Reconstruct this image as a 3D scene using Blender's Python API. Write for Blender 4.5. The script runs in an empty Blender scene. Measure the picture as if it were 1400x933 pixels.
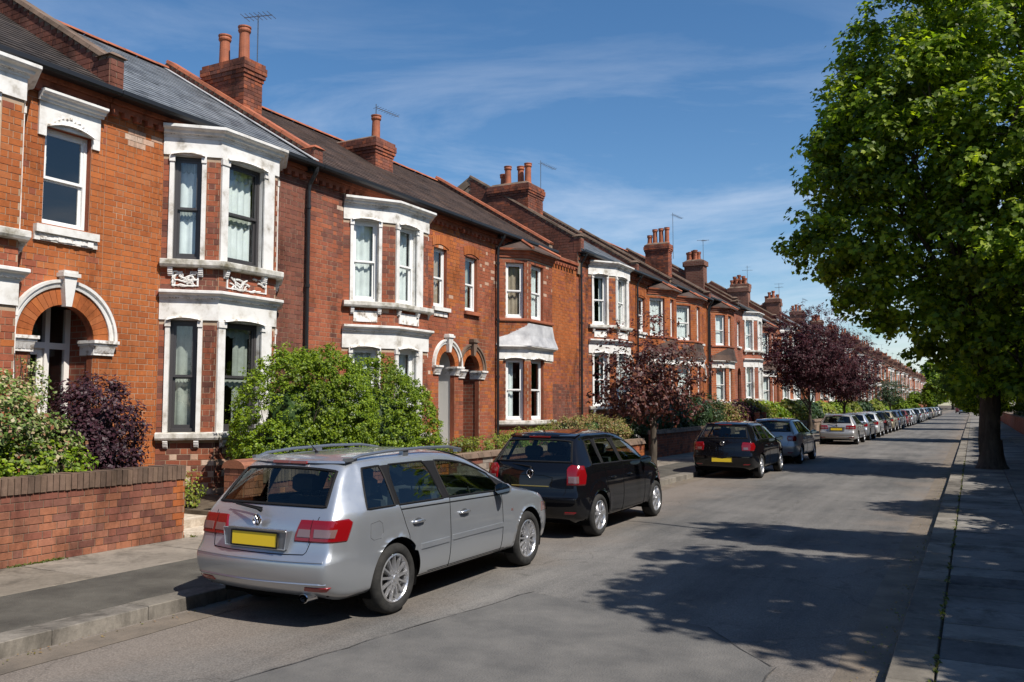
import bpy, bmesh, math, random
import numpy as np
from mathutils import Vector, Matrix
from mathutils.bvhtree import BVHTree

scene = bpy.context.scene
C = scene.collection
RD = math.radians
random.seed(7)

# ------------------------------------------------------------------ camera
FPX, EYE = 1180.0, 1.92
yaw = math.atan(630 / math.hypot(FPX, 86.5))
pitch = math.atan(86.5 / FPX)
cam_d = bpy.data.cameras.new('camera')
cam_d.lens = FPX / 1400 * 36
cam_d.clip_start = 0.1
cam_d.clip_end = 4000
cam = bpy.data.objects.new('camera', cam_d)
C.objects.link(cam)
cam.location = (0, 0, EYE)
cam.rotation_euler = (math.pi / 2 + pitch, 0, yaw)
scene.camera = cam

# ------------------------------------------------------------------ light and sky
SUN_EL = 50.0
SUN_AZ = (math.cos(RD(16)), -math.sin(RD(16)))          # towards the sun, on the ground
sd = bpy.data.lights.new('sun', 'SUN')
sd.energy = 5.0
sd.angle = RD(0.5)
sd.color = (1.0, 0.94, 0.86)
sun = bpy.data.objects.new('sun', sd)
C.objects.link(sun)
to_sun = Vector((SUN_AZ[0] * math.cos(RD(SUN_EL)), SUN_AZ[1] * math.cos(RD(SUN_EL)), math.sin(RD(SUN_EL))))
sun.rotation_euler = to_sun.to_track_quat('Z', 'Y').to_euler()

world = bpy.data.worlds.new('World')
scene.world = world
world.use_nodes = True
nt = world.node_tree
nt.nodes.clear()
wo = nt.nodes.new('ShaderNodeOutputWorld')
bg = nt.nodes.new('ShaderNodeBackground')
sky = nt.nodes.new('ShaderNodeTexSky')
sky.sky_type = 'NISHITA'
sky.sun_disc = False
sky.sun_elevation = RD(SUN_EL)
sky.sun_rotation = math.atan2(SUN_AZ[0], SUN_AZ[1])
sky.air_density = 1.0
sky.dust_density = 0.45
sky.ozone_density = 2.4
bg.inputs['Strength'].default_value = 0.088
tcw = nt.nodes.new('ShaderNodeTexCoord')
mpw = nt.nodes.new('ShaderNodeMapping')
mpw.inputs['Rotation'].default_value = (0, 0, RD(28))
mpw.inputs['Scale'].default_value = (1.0, 1.0, 6.0)
nw = nt.nodes.new('ShaderNodeTexNoise')
nw.inputs['Scale'].default_value = 1.5
nw.inputs['Detail'].default_value = 9
nw.inputs['Roughness'].default_value = 0.62
nw.inputs['Distortion'].default_value = 0.6
rw = nt.nodes.new('ShaderNodeValToRGB')
rw.color_ramp.elements[0].position = 0.46
rw.color_ramp.elements[1].position = 0.74
sx = nt.nodes.new('ShaderNodeSeparateXYZ')
el = nt.nodes.new('ShaderNodeMapRange')
el.inputs['From Min'].default_value = 0.46
el.inputs['From Max'].default_value = 0.088
mw = nt.nodes.new('ShaderNodeMath'); mw.operation = 'MULTIPLY'
mw2 = nt.nodes.new('ShaderNodeMath'); mw2.operation = 'MULTIPLY'; mw2.inputs[1].default_value = 0.85
mxw = nt.nodes.new('ShaderNodeMixRGB')
mxw.inputs['Color2'].default_value = (8.2, 8.6, 9.4, 1)
L = nt.links.new
L(tcw.outputs['Generated'], mpw.inputs['Vector']); L(mpw.outputs[0], nw.inputs['Vector'])
L(nw.outputs['Fac'], rw.inputs['Fac'])
L(tcw.outputs['Generated'], sx.inputs[0]); L(sx.outputs['Z'], el.inputs['Value'])
L(rw.outputs['Color'], mw.inputs[0]); L(el.outputs[0], mw.inputs[1]); L(mw.outputs[0], mw2.inputs[0])
hs_ = nt.nodes.new('ShaderNodeHueSaturation'); hs_.inputs['Saturation'].default_value = 1.24; hs_.inputs['Value'].default_value = 1.08
L(sky.outputs[0], hs_.inputs['Color'])
L(mw2.outputs[0], mxw.inputs['Fac']); L(hs_.outputs[0], mxw.inputs['Color1'])
L(mxw.outputs[0], bg.inputs['Color']); L(bg.outputs[0], wo.inputs['Surface'])

vs = scene.view_settings
vs.view_transform = 'Standard'; vs.look = 'None'; vs.exposure = 0.42; vs.gamma = 1.0
vs.use_curve_mapping = False
scene.render.resolution_x, scene.render.resolution_y = 1024, 682

# ------------------------------------------------------------------ materials
def new_mat(name):
    m = bpy.data.materials.new(name)
    m.use_nodes = True
    t = m.node_tree
    b = t.nodes['Principled BSDF']
    return m, t, b

def N(t, kind, **kw):
    n = t.nodes.new(kind)
    for k, v in kw.items():
        if k in n.inputs.keys() if hasattr(n.inputs, 'keys') else False:
            n.inputs[k].default_value = v
        elif hasattr(n, k):
            setattr(n, k, v)
        else:
            n.inputs[k.replace('_', ' ')].default_value = v
    return n

def mottled(name, cols, rough=0.85, scale=3.0, detail=6, bump=0.15, bscale=40, spread=(0.3, 0.7), metallic=0, coord='pos', stretch=(1, 1, 1), spec=0.3):
    """noise mixed colours, world position based, fine bump"""
    m, t, b = new_mat(name)
    g = N(t, 'ShaderNodeNewGeometry')
    mp = N(t, 'ShaderNodeMapping'); mp.inputs['Scale'].default_value = stretch
    t.links.new(g.outputs['Position'], mp.inputs['Vector'])
    n = N(t, 'ShaderNodeTexNoise', Scale=scale, Detail=detail, Roughness=0.62)
    t.links.new(mp.outputs[0], n.inputs['Vector'])
    r = N(t, 'ShaderNodeValToRGB')
    e = r.color_ramp.elements
    e[0].position, e[1].position = spread
    e[0].color = (*cols[0], 1); e[1].color = (*cols[-1], 1)
    for i, c in enumerate(cols[1:-1]):
        q = e.new(spread[0] + (spread[1] - spread[0]) * (i + 1) / (len(cols) - 1)); q.color = (*c, 1)
    t.links.new(n.outputs['Fac'], r.inputs['Fac'])
    t.links.new(r.outputs[0], b.inputs['Base Color'])
    b.inputs['Roughness'].default_value = rough
    b.inputs['Metallic'].default_value = metallic
    b.inputs['Specular IOR Level'].default_value = spec
    if bump:
        n2 = N(t, 'ShaderNodeTexNoise', Scale=bscale, Detail=4)
        t.links.new(mp.outputs[0], n2.inputs['Vector'])
        bp = N(t, 'ShaderNodeBump'); bp.inputs['Strength'].default_value = bump; bp.inputs['Distance'].default_value = 0.02
        t.links.new(n2.outputs['Fac'], bp.inputs['Height']); t.links.new(bp.outputs[0], b.inputs['Normal'])
    return m

def piece_mat(name, cols, rough=0.9, stain=(0.55, 1.15), bump=0.25, soot=0.42):
    """material of bricks, tiles and slabs: every loose piece gets its own shade"""
    m, t, b = new_mat(name)
    g = N(t, 'ShaderNodeNewGeometry'); oi = N(t, 'ShaderNodeObjectInfo')
    a = N(t, 'ShaderNodeMath', operation='ADD'); t.links.new(g.outputs['Random Per Island'], a.inputs[0]); t.links.new(oi.outputs['Random'], a.inputs[1])
    f = N(t, 'ShaderNodeMath', operation='FRACT'); t.links.new(a.outputs[0], f.inputs[0])
    r = N(t, 'ShaderNodeValToRGB'); e = r.color_ramp.elements
    e[0].color = (*cols[0], 1); e[1].color = (*cols[-1], 1)
    for i, c in enumerate(cols[1:-1]):
        q = e.new((i + 1) / (len(cols) - 1)); q.color = (*c, 1)
    t.links.new(f.outputs[0], r.inputs['Fac'])
    n = N(t, 'ShaderNodeTexNoise', Scale=0.9, Detail=7, Roughness=0.7)
    t.links.new(g.outputs['Position'], n.inputs['Vector'])
    mr = N(t, 'ShaderNodeMapRange'); mr.inputs['From Min'].default_value = 0.32; mr.inputs['From Max'].default_value = 0.68
    mr.inputs['To Min'].default_value, mr.inputs['To Max'].default_value = stain
    t.links.new(n.outputs['Fac'], mr.inputs['Value'])
    n3 = N(t, 'ShaderNodeTexNoise', Scale=22, Detail=5, Roughness=0.7)
    t.links.new(g.outputs['Position'], n3.inputs['Vector'])
    mr3 = N(t, 'ShaderNodeMapRange'); mr3.inputs['To Min'].default_value = 0.7; mr3.inputs['To Max'].default_value = 1.3
    t.links.new(n3.outputs['Fac'], mr3.inputs['Value'])
    mu0 = N(t, 'ShaderNodeMath', operation='MULTIPLY'); t.links.new(mr.outputs[0], mu0.inputs[0]); t.links.new(mr3.outputs[0], mu0.inputs[1])
    # soot and damp: long upright patches, greyer and darker
    mp4 = N(t, 'ShaderNodeMapping'); mp4.inputs['Scale'].default_value = (1.0, 1.0, 0.42); t.links.new(g.outputs['Position'], mp4.inputs['Vector'])
    n4 = N(t, 'ShaderNodeTexNoise', Scale=1.25, Detail=8, Roughness=0.75, Distortion=0.4); t.links.new(mp4.outputs[0], n4.inputs['Vector'])
    mr4 = N(t, 'ShaderNodeMapRange'); mr4.inputs['From Min'].default_value = 0.50; mr4.inputs['From Max'].default_value = 0.66; mr4.inputs['To Min'].default_value = 1.0; mr4.inputs['To Max'].default_value = soot
    t.links.new(n4.outputs['Fac'], mr4.inputs['Value'])
    mu = N(t, 'ShaderNodeMath', operation='MULTIPLY'); t.links.new(mu0.outputs[0], mu.inputs[0]); t.links.new(mr4.outputs[0], mu.inputs[1])
    vm = N(t, 'ShaderNodeVectorMath', operation='SCALE'); t.links.new(r.outputs[0], vm.inputs[0]); t.links.new(mu.outputs[0], vm.inputs['Scale'])
    t.links.new(vm.outputs[0], b.inputs['Base Color'])
    b.inputs['Roughness'].default_value = rough
    b.inputs['Specular IOR Level'].default_value = 0.2
    n2 = N(t, 'ShaderNodeTexNoise', Scale=60, Detail=4)
    t.links.new(g.outputs['Position'], n2.inputs['Vector'])
    bp = N(t, 'ShaderNodeBump'); bp.inputs['Strength'].default_value = bump; bp.inputs['Distance'].default_value = 0.01
    t.links.new(n2.outputs['Fac'], bp.inputs['Height']); t.links.new(bp.outputs[0], b.inputs['Normal'])
    return m

def far_brick(name, c1, c2, mortar, side=False):
    """brickwork too far away to tell the bricks apart"""
    m, t, b = new_mat(name)
    g = N(t, 'ShaderNodeNewGeometry'); s = N(t, 'ShaderNodeSeparateXYZ'); c = N(t, 'ShaderNodeCombineXYZ')
    t.links.new(g.outputs['Position'], s.inputs[0])
    a = N(t, 'ShaderNodeMath', operation='ADD')
    t.links.new(s.outputs['X'], a.inputs[0]); t.links.new(s.outputs['Y'], a.inputs[1])
    t.links.new(a.outputs[0], c.inputs['X']); t.links.new(s.outputs['Z'], c.inputs['Y'])
    br = N(t, 'ShaderNodeTexBrick'); br.inputs['Scale'].default_value = 1.0
    br.inputs['Brick Width'].default_value = 0.24; br.inputs['Row Height'].default_value = 0.1
    br.inputs['Mortar Size'].default_value = 0.009; br.inputs['Color1'].default_value = (*c1, 1)
    br.inputs['Color2'].default_value = (*c2, 1); br.inputs['Mortar'].default_value = (*mortar, 1)
    t.links.new(c.outputs[0], br.inputs['Vector'])
    n = N(t, 'ShaderNodeTexNoise', Scale=0.8, Detail=7, Roughness=0.7)
    t.links.new(g.outputs['Position'], n.inputs['Vector'])
    mr = N(t, 'ShaderNodeMapRange'); mr.inputs['From Min'].default_value = 0.32; mr.inputs['From Max'].default_value = 0.68
    mr.inputs['To Min'].default_value = 0.55; mr.inputs['To Max'].default_value = 1.2
    t.links.new(n.outputs['Fac'], mr.inputs['Value'])
    vm = N(t, 'ShaderNodeVectorMath', operation='SCALE'); t.links.new(br.outputs['Color'], vm.inputs[0]); t.links.new(mr.outputs[0], vm.inputs['Scale'])
    t.links.new(vm.outputs[0], b.inputs['Base Color']); b.inputs['Roughness'].default_value = 0.9
    b.inputs['Specular IOR Level'].default_value = 0.2
    return m

def plain(name, col, rough=0.5, metallic=0.0, coat=0.0, spec=0.5):
    m, t, b = new_mat(name)
    b.inputs['Base Color'].default_value = (*col, 1)
    b.inputs['Roughness'].default_value = rough
    b.inputs['Metallic'].default_value = metallic
    b.inputs['Coat Weight'].default_value = coat
    b.inputs['Coat Roughness'].default_value = 0.04
    b.inputs['Specular IOR Level'].default_value = spec
    return m

def glass_mat(name, tint=(0.85, 0.9, 0.9), refl=1.0, base=0.09):
    """thin pane: mirror by fresnel over a tinted see-through sheet"""
    m = bpy.data.materials.new(name); m.use_nodes = True; t = m.node_tree; t.nodes.clear()
    o = N(t, 'ShaderNodeOutputMaterial'); mx = N(t, 'ShaderNodeMixShader')
    tr = N(t, 'ShaderNodeBsdfTransparent'); tr.inputs['Color'].default_value = (*tint, 1)
    gl = N(t, 'ShaderNodeBsdfGlossy'); gl.inputs['Roughness'].default_value = 0.02; gl.inputs['Color'].default_value = (refl, refl, refl, 1)
    lw = N(t, 'ShaderNodeLayerWeight'); lw.inputs['Blend'].default_value = 0.5
    pw = N(t, 'ShaderNodeMath', operation='POWER'); pw.inputs[1].default_value = 4.0
    fr = N(t, 'ShaderNodeMath', operation='MULTIPLY_ADD'); fr.inputs[1].default_value = 0.85; fr.inputs[2].default_value = base
    t.links.new(lw.outputs['Facing'], pw.inputs[0]); t.links.new(pw.outputs[0], fr.inputs[0])
    g = N(t, 'ShaderNodeNewGeometry'); nz = N(t, 'ShaderNodeTexNoise', Scale=1.3, Detail=1)
    bp = N(t, 'ShaderNodeBump'); bp.inputs['Strength'].default_value = 0.05; bp.inputs['Distance'].default_value = 0.1
    t.links.new(g.outputs['Position'], nz.inputs['Vector']); t.links.new(nz.outputs['Fac'], bp.inputs['Height'])
    t.links.new(bp.outputs[0], gl.inputs['Normal'])
    t.links.new(fr.outputs[0], mx.inputs[0]); t.links.new(tr.outputs[0], mx.inputs[1]); t.links.new(gl.outputs[0], mx.inputs[2])
    t.links.new(mx.outputs[0], o.inputs['Surface'])
    return m

def leaf_mat(name, cols, rough=0.5, trans=0.3, tcol=None, spec=0.3):
    m = bpy.data.materials.new(name); m.use_nodes = True; t = m.node_tree
    b = t.nodes['Principled BSDF']; o = t.nodes['Material Output']
    g = N(t, 'ShaderNodeNewGeometry')
    r = N(t, 'ShaderNodeValToRGB'); e = r.color_ramp.elements
    e[0].color = (*cols[0], 1); e[1].color = (*cols[-1], 1)
    for i, c in enumerate(cols[1:-1]):
        q = e.new((i + 1) / (len(cols) - 1)); q.color = (*c, 1)
    t.links.new(g.outputs['Random Per Island'], r.inputs['Fac'])
    n = N(t, 'ShaderNodeTexNoise', Scale=0.8, Detail=3); t.links.new(g.outputs['Position'], n.inputs['Vector'])
    mr = N(t, 'ShaderNodeMapRange'); mr.inputs['From Min'].default_value = 0.3; mr.inputs['From Max'].default_value = 0.7
    mr.inputs['To Min'].default_value = 0.7; mr.inputs['To Max'].default_value = 1.3; t.links.new(n.outputs['Fac'], mr.inputs['Value'])
    vm = N(t, 'ShaderNodeVectorMath', operation='SCALE'); t.links.new(r.outputs[0], vm.inputs[0]); t.links.new(mr.outputs[0], vm.inputs['Scale'])
    t.links.new(vm.outputs[0], b.inputs['Base Color'])
    b.inputs['Roughness'].default_value = rough; b.inputs['Specular IOR Level'].default_value = spec
    tl = N(t, 'ShaderNodeBsdfTranslucent')
    v2 = N(t, 'ShaderNodeVectorMath', operation='MULTIPLY'); t.links.new(vm.outputs[0], v2.inputs[0])
    v2.inputs[1].default_value = tcol or (1.6, 1.8, 0.7)
    t.links.new(v2.outputs[0], tl.inputs['Color'])
    mx = N(t, 'ShaderNodeMixShader'); mx.inputs[0].default_value = trans
    t.links.new(b.outputs[0], mx.inputs[1]); t.links.new(tl.outputs[0], mx.inputs[2]); t.links.new(mx.outputs[0], o.inputs['Surface'])
    return m

M = {}
M['brick_orange'] = piece_mat('brick_orange', [(0.355, 0.104, 0.031), (0.395, 0.122, 0.037), (0.31, 0.088, 0.028), (0.38, 0.130, 0.047)], stain=(0.72, 1.1))
M['brick_red'] = piece_mat('brick_red', [(0.29, 0.088, 0.045), (0.32, 0.10, 0.05), (0.25, 0.075, 0.042), (0.29, 0.10, 0.055)], stain=(0.68, 1.15))
M['brick_brown'] = piece_mat('brick_brown', [(0.19, 0.07, 0.045), (0.22, 0.082, 0.055), (0.15, 0.06, 0.044), (0.20, 0.088, 0.062)])
M['brick_pale'] = piece_mat('brick_pale', [(0.50, 0.33, 0.24), (0.42, 0.26, 0.18), (0.55, 0.42, 0.33)], stain=(0.8, 1.1))
M['brick_wall_garden'] = piece_mat('brick_wall_garden', [(0.26, 0.10, 0.055), (0.30, 0.12, 0.065), (0.20, 0.085, 0.055), (0.30, 0.125, 0.075)], stain=(0.55, 1.2))
M['brick_coping'] = piece_mat('brick_coping', [(0.15, 0.10, 0.07), (0.19, 0.125, 0.09), (0.11, 0.075, 0.055), (0.22, 0.14, 0.10)])
M['stone_wall'] = piece_mat('stone_wall', [(0.20, 0.15, 0.12), (0.34, 0.28, 0.23), (0.13, 0.10, 0.085), (0.42, 0.37, 0.32)])
M['mortar'] = mottled('mortar', [(0.24, 0.16, 0.10), (0.46, 0.35, 0.25)], scale=1.4, bscale=90)
M['mortar_dark'] = mottled('mortar_dark', [(0.13, 0.095, 0.065), (0.27, 0.19, 0.135)], scale=1.8, bscale=90)
M['far_orange'] = far_brick('far_orange', (0.40, 0.115, 0.04), (0.31, 0.085, 0.035), (0.33, 0.22, 0.15))
M['far_brown'] = far_brick('far_brown', (0.19, 0.075, 0.05), (0.14, 0.058, 0.042), (0.22, 0.16, 0.12))
M['far_red'] = far_brick('far_red', (0.30, 0.085, 0.045), (0.22, 0.065, 0.04), (0.26, 0.18, 0.13))
M['white'] = mottled('white', [(0.30, 0.27, 0.22), (0.58, 0.56, 0.52), (0.68, 0.67, 0.64)], rough=0.55, scale=3.2, detail=11, spread=(0.31, 0.55), bump=0.06)
M['white_worn'] = mottled('white_worn', [(0.20, 0.17, 0.14), (0.42, 0.38, 0.33), (0.70, 0.68, 0.65)], rough=0.65, scale=7, detail=9, spread=(0.33, 0.50), bump=0.25, bscale=25)
M['stone_sill'] = mottled('stone_sill', [(0.17, 0.15, 0.10), (0.42, 0.40, 0.35), (0.62, 0.60, 0.56)], scale=4, bump=0.15, spread=(0.3, 0.6))
M['lead'] = mottled('lead', [(0.25, 0.25, 0.26), (0.52, 0.52, 0.52)], rough=0.5, scale=2.5)
M['terracotta'] = mottled('terracotta', [(0.20, 0.07, 0.04), (0.42, 0.13, 0.06)], rough=0.7, scale=2.5)
M['coping_stone'] = mottled('coping_stone', [(0.07, 0.05, 0.035), (0.22, 0.15, 0.11)], rough=0.95, scale=2.2)
M['slate'] = piece_mat('slate', [(0.15, 0.165, 0.18), (0.19, 0.205, 0.22), (0.13, 0.14, 0.155), (0.22, 0.235, 0.25)], rough=0.5, stain=(0.75, 1.2), bump=0.1)
M['tile_brown'] = piece_mat('tile_brown', [(0.085, 0.06, 0.05), (0.105, 0.07, 0.056), (0.07, 0.052, 0.045), (0.115, 0.072, 0.052)], rough=0.85)
M['tile_dark'] = piece_mat('tile_dark', [(0.055, 0.046, 0.042), (0.07, 0.058, 0.052), (0.045, 0.039, 0.037), (0.078, 0.063, 0.055)], rough=0.85)
M['gutter'] = plain('gutter', (0.012, 0.012, 0.013), 0.4)
M['frame_white'] = plain('frame_white', (0.74, 0.74, 0.72), 0.35)
M['frame_grey'] = plain('frame_grey', (0.045, 0.042, 0.043), 0.4)
M['glass'] = glass_mat('glass')
M['interior'] = plain('interior', (0.10, 0.09, 0.08), 0.9)
M['door_white'] = plain('door_white', (0.66, 0.64, 0.60), 0.4)
M['door_dark'] = plain('door_dark', (0.02, 0.03, 0.035), 0.3)
M['net'] = mottled('net', [(0.66, 0.68, 0.66), (0.82, 0.84, 0.82)], scale=4, bump=0)
M['curtain_grey'] = mottled('curtain_grey', [(0.26, 0.27, 0.23), (0.40, 0.42, 0.37)], scale=4, bump=0)
M['curtain_tan'] = mottled('curtain_tan', [(0.32, 0.24, 0.17), (0.45, 0.36, 0.27)], scale=4, bump=0)
M['aerial'] = plain('aerial', (0.25, 0.26, 0.28), 0.35, 0.9)
M['earth'] = mottled('earth', [(0.05, 0.038, 0.025), (0.13, 0.10, 0.07)], scale=5)
M['pale_stone'] = mottled('pale_stone', [(0.28, 0.22, 0.16), (0.62, 0.55, 0.45)], scale=6, bump=0.4)
M['bark'] = mottled('bark', [(0.035, 0.027, 0.02), (0.10, 0.08, 0.06)], scale=9, bump=0.8, bscale=20, stretch=(1, 1, 0.25))
M['bark_grey'] = mottled('bark_grey', [(0.10, 0.08, 0.065), (0.22, 0.19, 0.16)], scale=9, bump=0.6, bscale=20, stretch=(1, 1, 0.25))
M['leaf_plane'] = leaf_mat('leaf_plane', [(0.05, 0.09, 0.008), (0.16, 0.23, 0.014), (0.31, 0.37, 0.026), (0.04, 0.07, 0.007), (0.13, 0.20, 0.014)], trans=0.48, tcol=(2.0, 2.1, .7))
M['leaf_hedge'] = leaf_mat('leaf_hedge', [(0.06, 0.11, 0.006), (0.12, 0.19, 0.008), (0.22, 0.29, 0.014), (0.04, 0.075, 0.005)], trans=0.25)
M['leaf_purple'] = leaf_mat('leaf_purple', [(0.035, 0.012, 0.016), (0.065, 0.020, 0.025), (0.022, 0.010, 0.013), (0.085, 0.028, 0.030)], trans=0.2, tcol=(2.0, 0.7, 0.7), spec=0.15)
M['leaf_purple_dark'] = leaf_mat('leaf_purple_dark', [(0.03, 0.012, 0.018), (0.055, 0.018, 0.026), (0.02, 0.010, 0.014)], trans=0.15, tcol=(2.0, 0.7, 0.8))
M['leaf_bronze'] = leaf_mat('leaf_bronze', [(0.06, 0.020, 0.018), (0.10, 0.030, 0.024), (0.03, 0.013, 0.013), (0.15, 0.06, 0.03)], trans=0.25, tcol=(1.8, 1.1, 0.7))
M['leaf_variegated'] = leaf_mat('leaf_variegated', [(0.07, 0.13, 0.02), (0.22, 0.25, 0.08), (0.06, 0.12, 0.015), (0.10, 0.17, 0.025), (0.42, 0.36, 0.22), (0.25, 0.10, 0.05)], trans=0.2)
M['leaf_yellow'] = leaf_mat('leaf_yellow', [(0.13, 0.18, 0.02), (0.22, 0.26, 0.03), (0.10, 0.14, 0.02), (0.26, 0.20, 0.05)], trans=0.3)
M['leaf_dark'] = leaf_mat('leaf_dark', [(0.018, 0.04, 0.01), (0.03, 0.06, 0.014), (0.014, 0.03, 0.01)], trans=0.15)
M['leaf_heather'] = leaf_mat('leaf_heather', [(0.20, 0.09, 0.05), (0.12, 0.16, 0.03), (0.26, 0.14, 0.08), (0.16, 0.20, 0.04)], trans=0.25)
M['twig'] = plain('twig', (0.05, 0.035, 0.025), 0.9)

# ------------------------------------------------------------------ helpers
class MB:
    def __init__(s):
        s.v, s.f, s.m = [], [], []
    def poly(s, pts, mi=0):
        n = len(s.v); s.v += [tuple(p) for p in pts]; s.f.append(tuple(range(n, n + len(pts)))); s.m.append(mi)
    def box(s, x0, x1, y0, y1, z0, z1, mi=0):
        s.hexa([(x0, y0, z0), (x1, y0, z0), (x1, y1, z0), (x0, y1, z0), (x0, y0, z1), (x1, y0, z1), (x1, y1, z1), (x0, y1, z1)], mi)
    def hexa(s, p, mi=0, skip=()):
        n = len(s.v); s.v += [tuple(q) for q in p]
        for i, q in enumerate([(0, 3, 2, 1), (4, 5, 6, 7), (0, 1, 5, 4), (1, 2, 6, 5), (2, 3, 7, 6), (3, 0, 4, 7)]):
            if i in skip: continue
            s.f.append(tuple(n + k for k in q)); s.m.append(mi)
    def fbox(s, P, u0, u1, v0, v1, z0, z1, mi=0, back=True):
        # u along, v outward
        p = [P(u0, v1, z0), P(u1, v1, z0), P(u1, v0, z0), P(u0, v0, z0), P(u0, v1, z1), P(u1, v1, z1), P(u1, v0, z1), P(u0, v0, z1)]
        s.hexa(p, mi, () if back else (4,))
    def tube(s, pts, radii, seg=8, mi=0, cap=True):
        pts = [Vector(p) for p in pts]
        if not hasattr(radii, '__len__'): radii = [radii] * len(pts)
        rings = []; prev = None
        for i, p in enumerate(pts):
            d = (pts[min(i + 1, len(pts) - 1)] - pts[max(i - 1, 0)]).normalized()
            if prev is None:
                a = d.orthogonal().normalized()
            else:
                a = (prev - d * prev.dot(d))
                a = a.normalized() if a.length > 1e-6 else d.orthogonal().normalized()
            prev = a; b = d.cross(a)
            n = len(s.v)
            for k in range(seg):
                an = 2 * math.pi * k / seg
                s.v.append(tuple(p + (a * math.cos(an) + b * math.sin(an)) * radii[i]))
            rings.append(n)
        for i in range(len(pts) - 1):
            for k in range(seg):
                k2 = (k + 1) % seg
                s.f.append((rings[i] + k, rings[i] + k2, rings[i + 1] + k2, rings[i + 1] + k)); s.m.append(mi)
        if cap:
            s.f.append(tuple(rings[0] + k for k in reversed(range(seg)))); s.m.append(mi)
            s.f.append(tuple(rings[-1] + k for k in range(seg))); s.m.append(mi)
    def lathe(s, prof, origin=(0, 0, 0), axis='z', seg=24, mi=0):
        # prof: (r, h)
        n0 = len(s.v); ox, oy, oz = origin
        for r, h in prof:
            for k in range(seg):
                a = 2 * math.pi * k / seg; c, d = r * math.cos(a), r * math.sin(a)
                s.v.append((ox + c, oy + d, oz + h) if axis == 'z' else (ox + h, oy + c, oz + d))
        for i in range(len(prof) - 1):
            for k in range(seg):
                k2 = (k + 1) % seg
                s.f.append((n0 + i * seg + k, n0 + i * seg + k2, n0 + (i + 1) * seg + k2, n0 + (i + 1) * seg + k)); s.m.append(mi)
    def sweep(s, path, prof, mi=0, closed_prof=True, caps=True):
        """path: 2D (X,Y) list, the outside is to the right-hand of the walking direction (towards +X when walking +Y);
        prof: (out, z) list"""
        P = [Vector(p) for p in path]; ns = []
        for i in range(len(P) - 1):
            d = (P[i + 1] - P[i]).normalized(); ns.append(Vector((d.y, -d.x)))
        mit = []
        for i in range(len(P)):
            if i == 0: mit.append(ns[0])
            elif i == len(P) - 1: mit.append(ns[-1])
            else:
                b = (ns[i - 1] + ns[i]).normalized(); mit.append(b / max(0.3, b.dot(ns[i])))
        n0 = len(s.v); k = len(prof)
        for i, p in enumerate(P):
            for o, z in prof:
                q = p + mit[i] * o; s.v.append((q.x, q.y, z))
        for i in range(len(P) - 1):
            for j in range(k if closed_prof else k - 1):
                j2 = (j + 1) % k
                s.f.append((n0 + i * k + j, n0 + i * k + j2, n0 + (i + 1) * k + j2, n0 + (i + 1) * k + j)); s.m.append(mi)
        if caps and closed_prof:
            s.f.append(tuple(n0 + j for j in range(k))); s.m.append(mi)
            s.f.append(tuple(n0 + (len(P) - 1) * k + j for j in reversed(range(k)))); s.m.append(mi)
    def mesh(s, name, mats, smooth=False):
        me = bpy.data.meshes.new(name)
        me.from_pydata(s.v, [], s.f)
        mats = mats if isinstance(mats, (list, tuple)) else [mats]
        for m in mats: me.materials.append(m)
        if len(mats) > 1: me.polygons.foreach_set('material_index', s.m)
        if smooth: me.polygons.foreach_set('use_smooth', [True] * len(me.polygons))
        me.update()
        return me
    def build(s, name, mats, parent=None, smooth=False, loc=None, kind=None, label=None):
        if not s.f: return None
        return link(name, s.mesh(name, mats, smooth), parent, loc, kind, label)

def link(name, me, parent=None, loc=None, kind=None, label=None, rot=None):
    o = bpy.data.objects.new(name, me); C.objects.link(o)
    if parent is not None: o.parent = parent
    if loc is not None: o.location = loc
    if rot is not None: o.rotation_euler = rot
    if kind: o['kind'] = kind
    if label: o['label'] = label
    return o

def thing(name, label, cat, loc=(0, 0, 0), rotz=0, group=None):
    o = bpy.data.objects.new(name, None); C.objects.link(o)
    o.location = loc; o.rotation_euler = (0, 0, rotz); o['label'] = label; o['category'] = cat
    if group: o['group'] = group
    o.empty_display_size = 0.1
    return o

def tag(o, label, cat, group=None):
    o['label'] = label; o['category'] = cat
    if group: o['group'] = group
    return o

def copy_tree(o, parent=None, swap=None):
    c = o.copy(); C.objects.link(c); c.parent = parent
    if swap and o.type == 'MESH':
        for i, sl in enumerate(c.material_slots):
            if sl.material and sl.material.name in swap:
                m = swap[sl.material.name]
                c.material_slots[i].link = 'OBJECT'; c.material_slots[i].material = m
    for ch in CH.get(o.name, ()):
        copy_tree(ch, c, swap)
    return c

CH = {}
def index_children():
    CH.clear()
    for o in bpy.data.objects:
        if o.parent: CH.setdefault(o.parent.name, []).append(o)

def frame(ox, oy, dx, dy):
    """wall frame: u along (dx,dy), v outward = right-hand side of the walking direction"""
    l = math.hypot(dx, dy); dx /= l; dy /= l
    nx, ny = dy, -dx
    return lambda u, v, z: (ox + dx * u + nx * v, oy + dy * u + ny * v, z)

def frame_rot(ox, oy, dx, dy):
    return math.atan2(dy, dx)
# ------------------------------------------------------------------ setting
KL, KR = -6.55, -0.57            # kerb faces
GW = -9.45                       # street face of the left garden walls
FW = -12.5                       # house fronts
PZ = 0.12                        # pavement height

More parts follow.
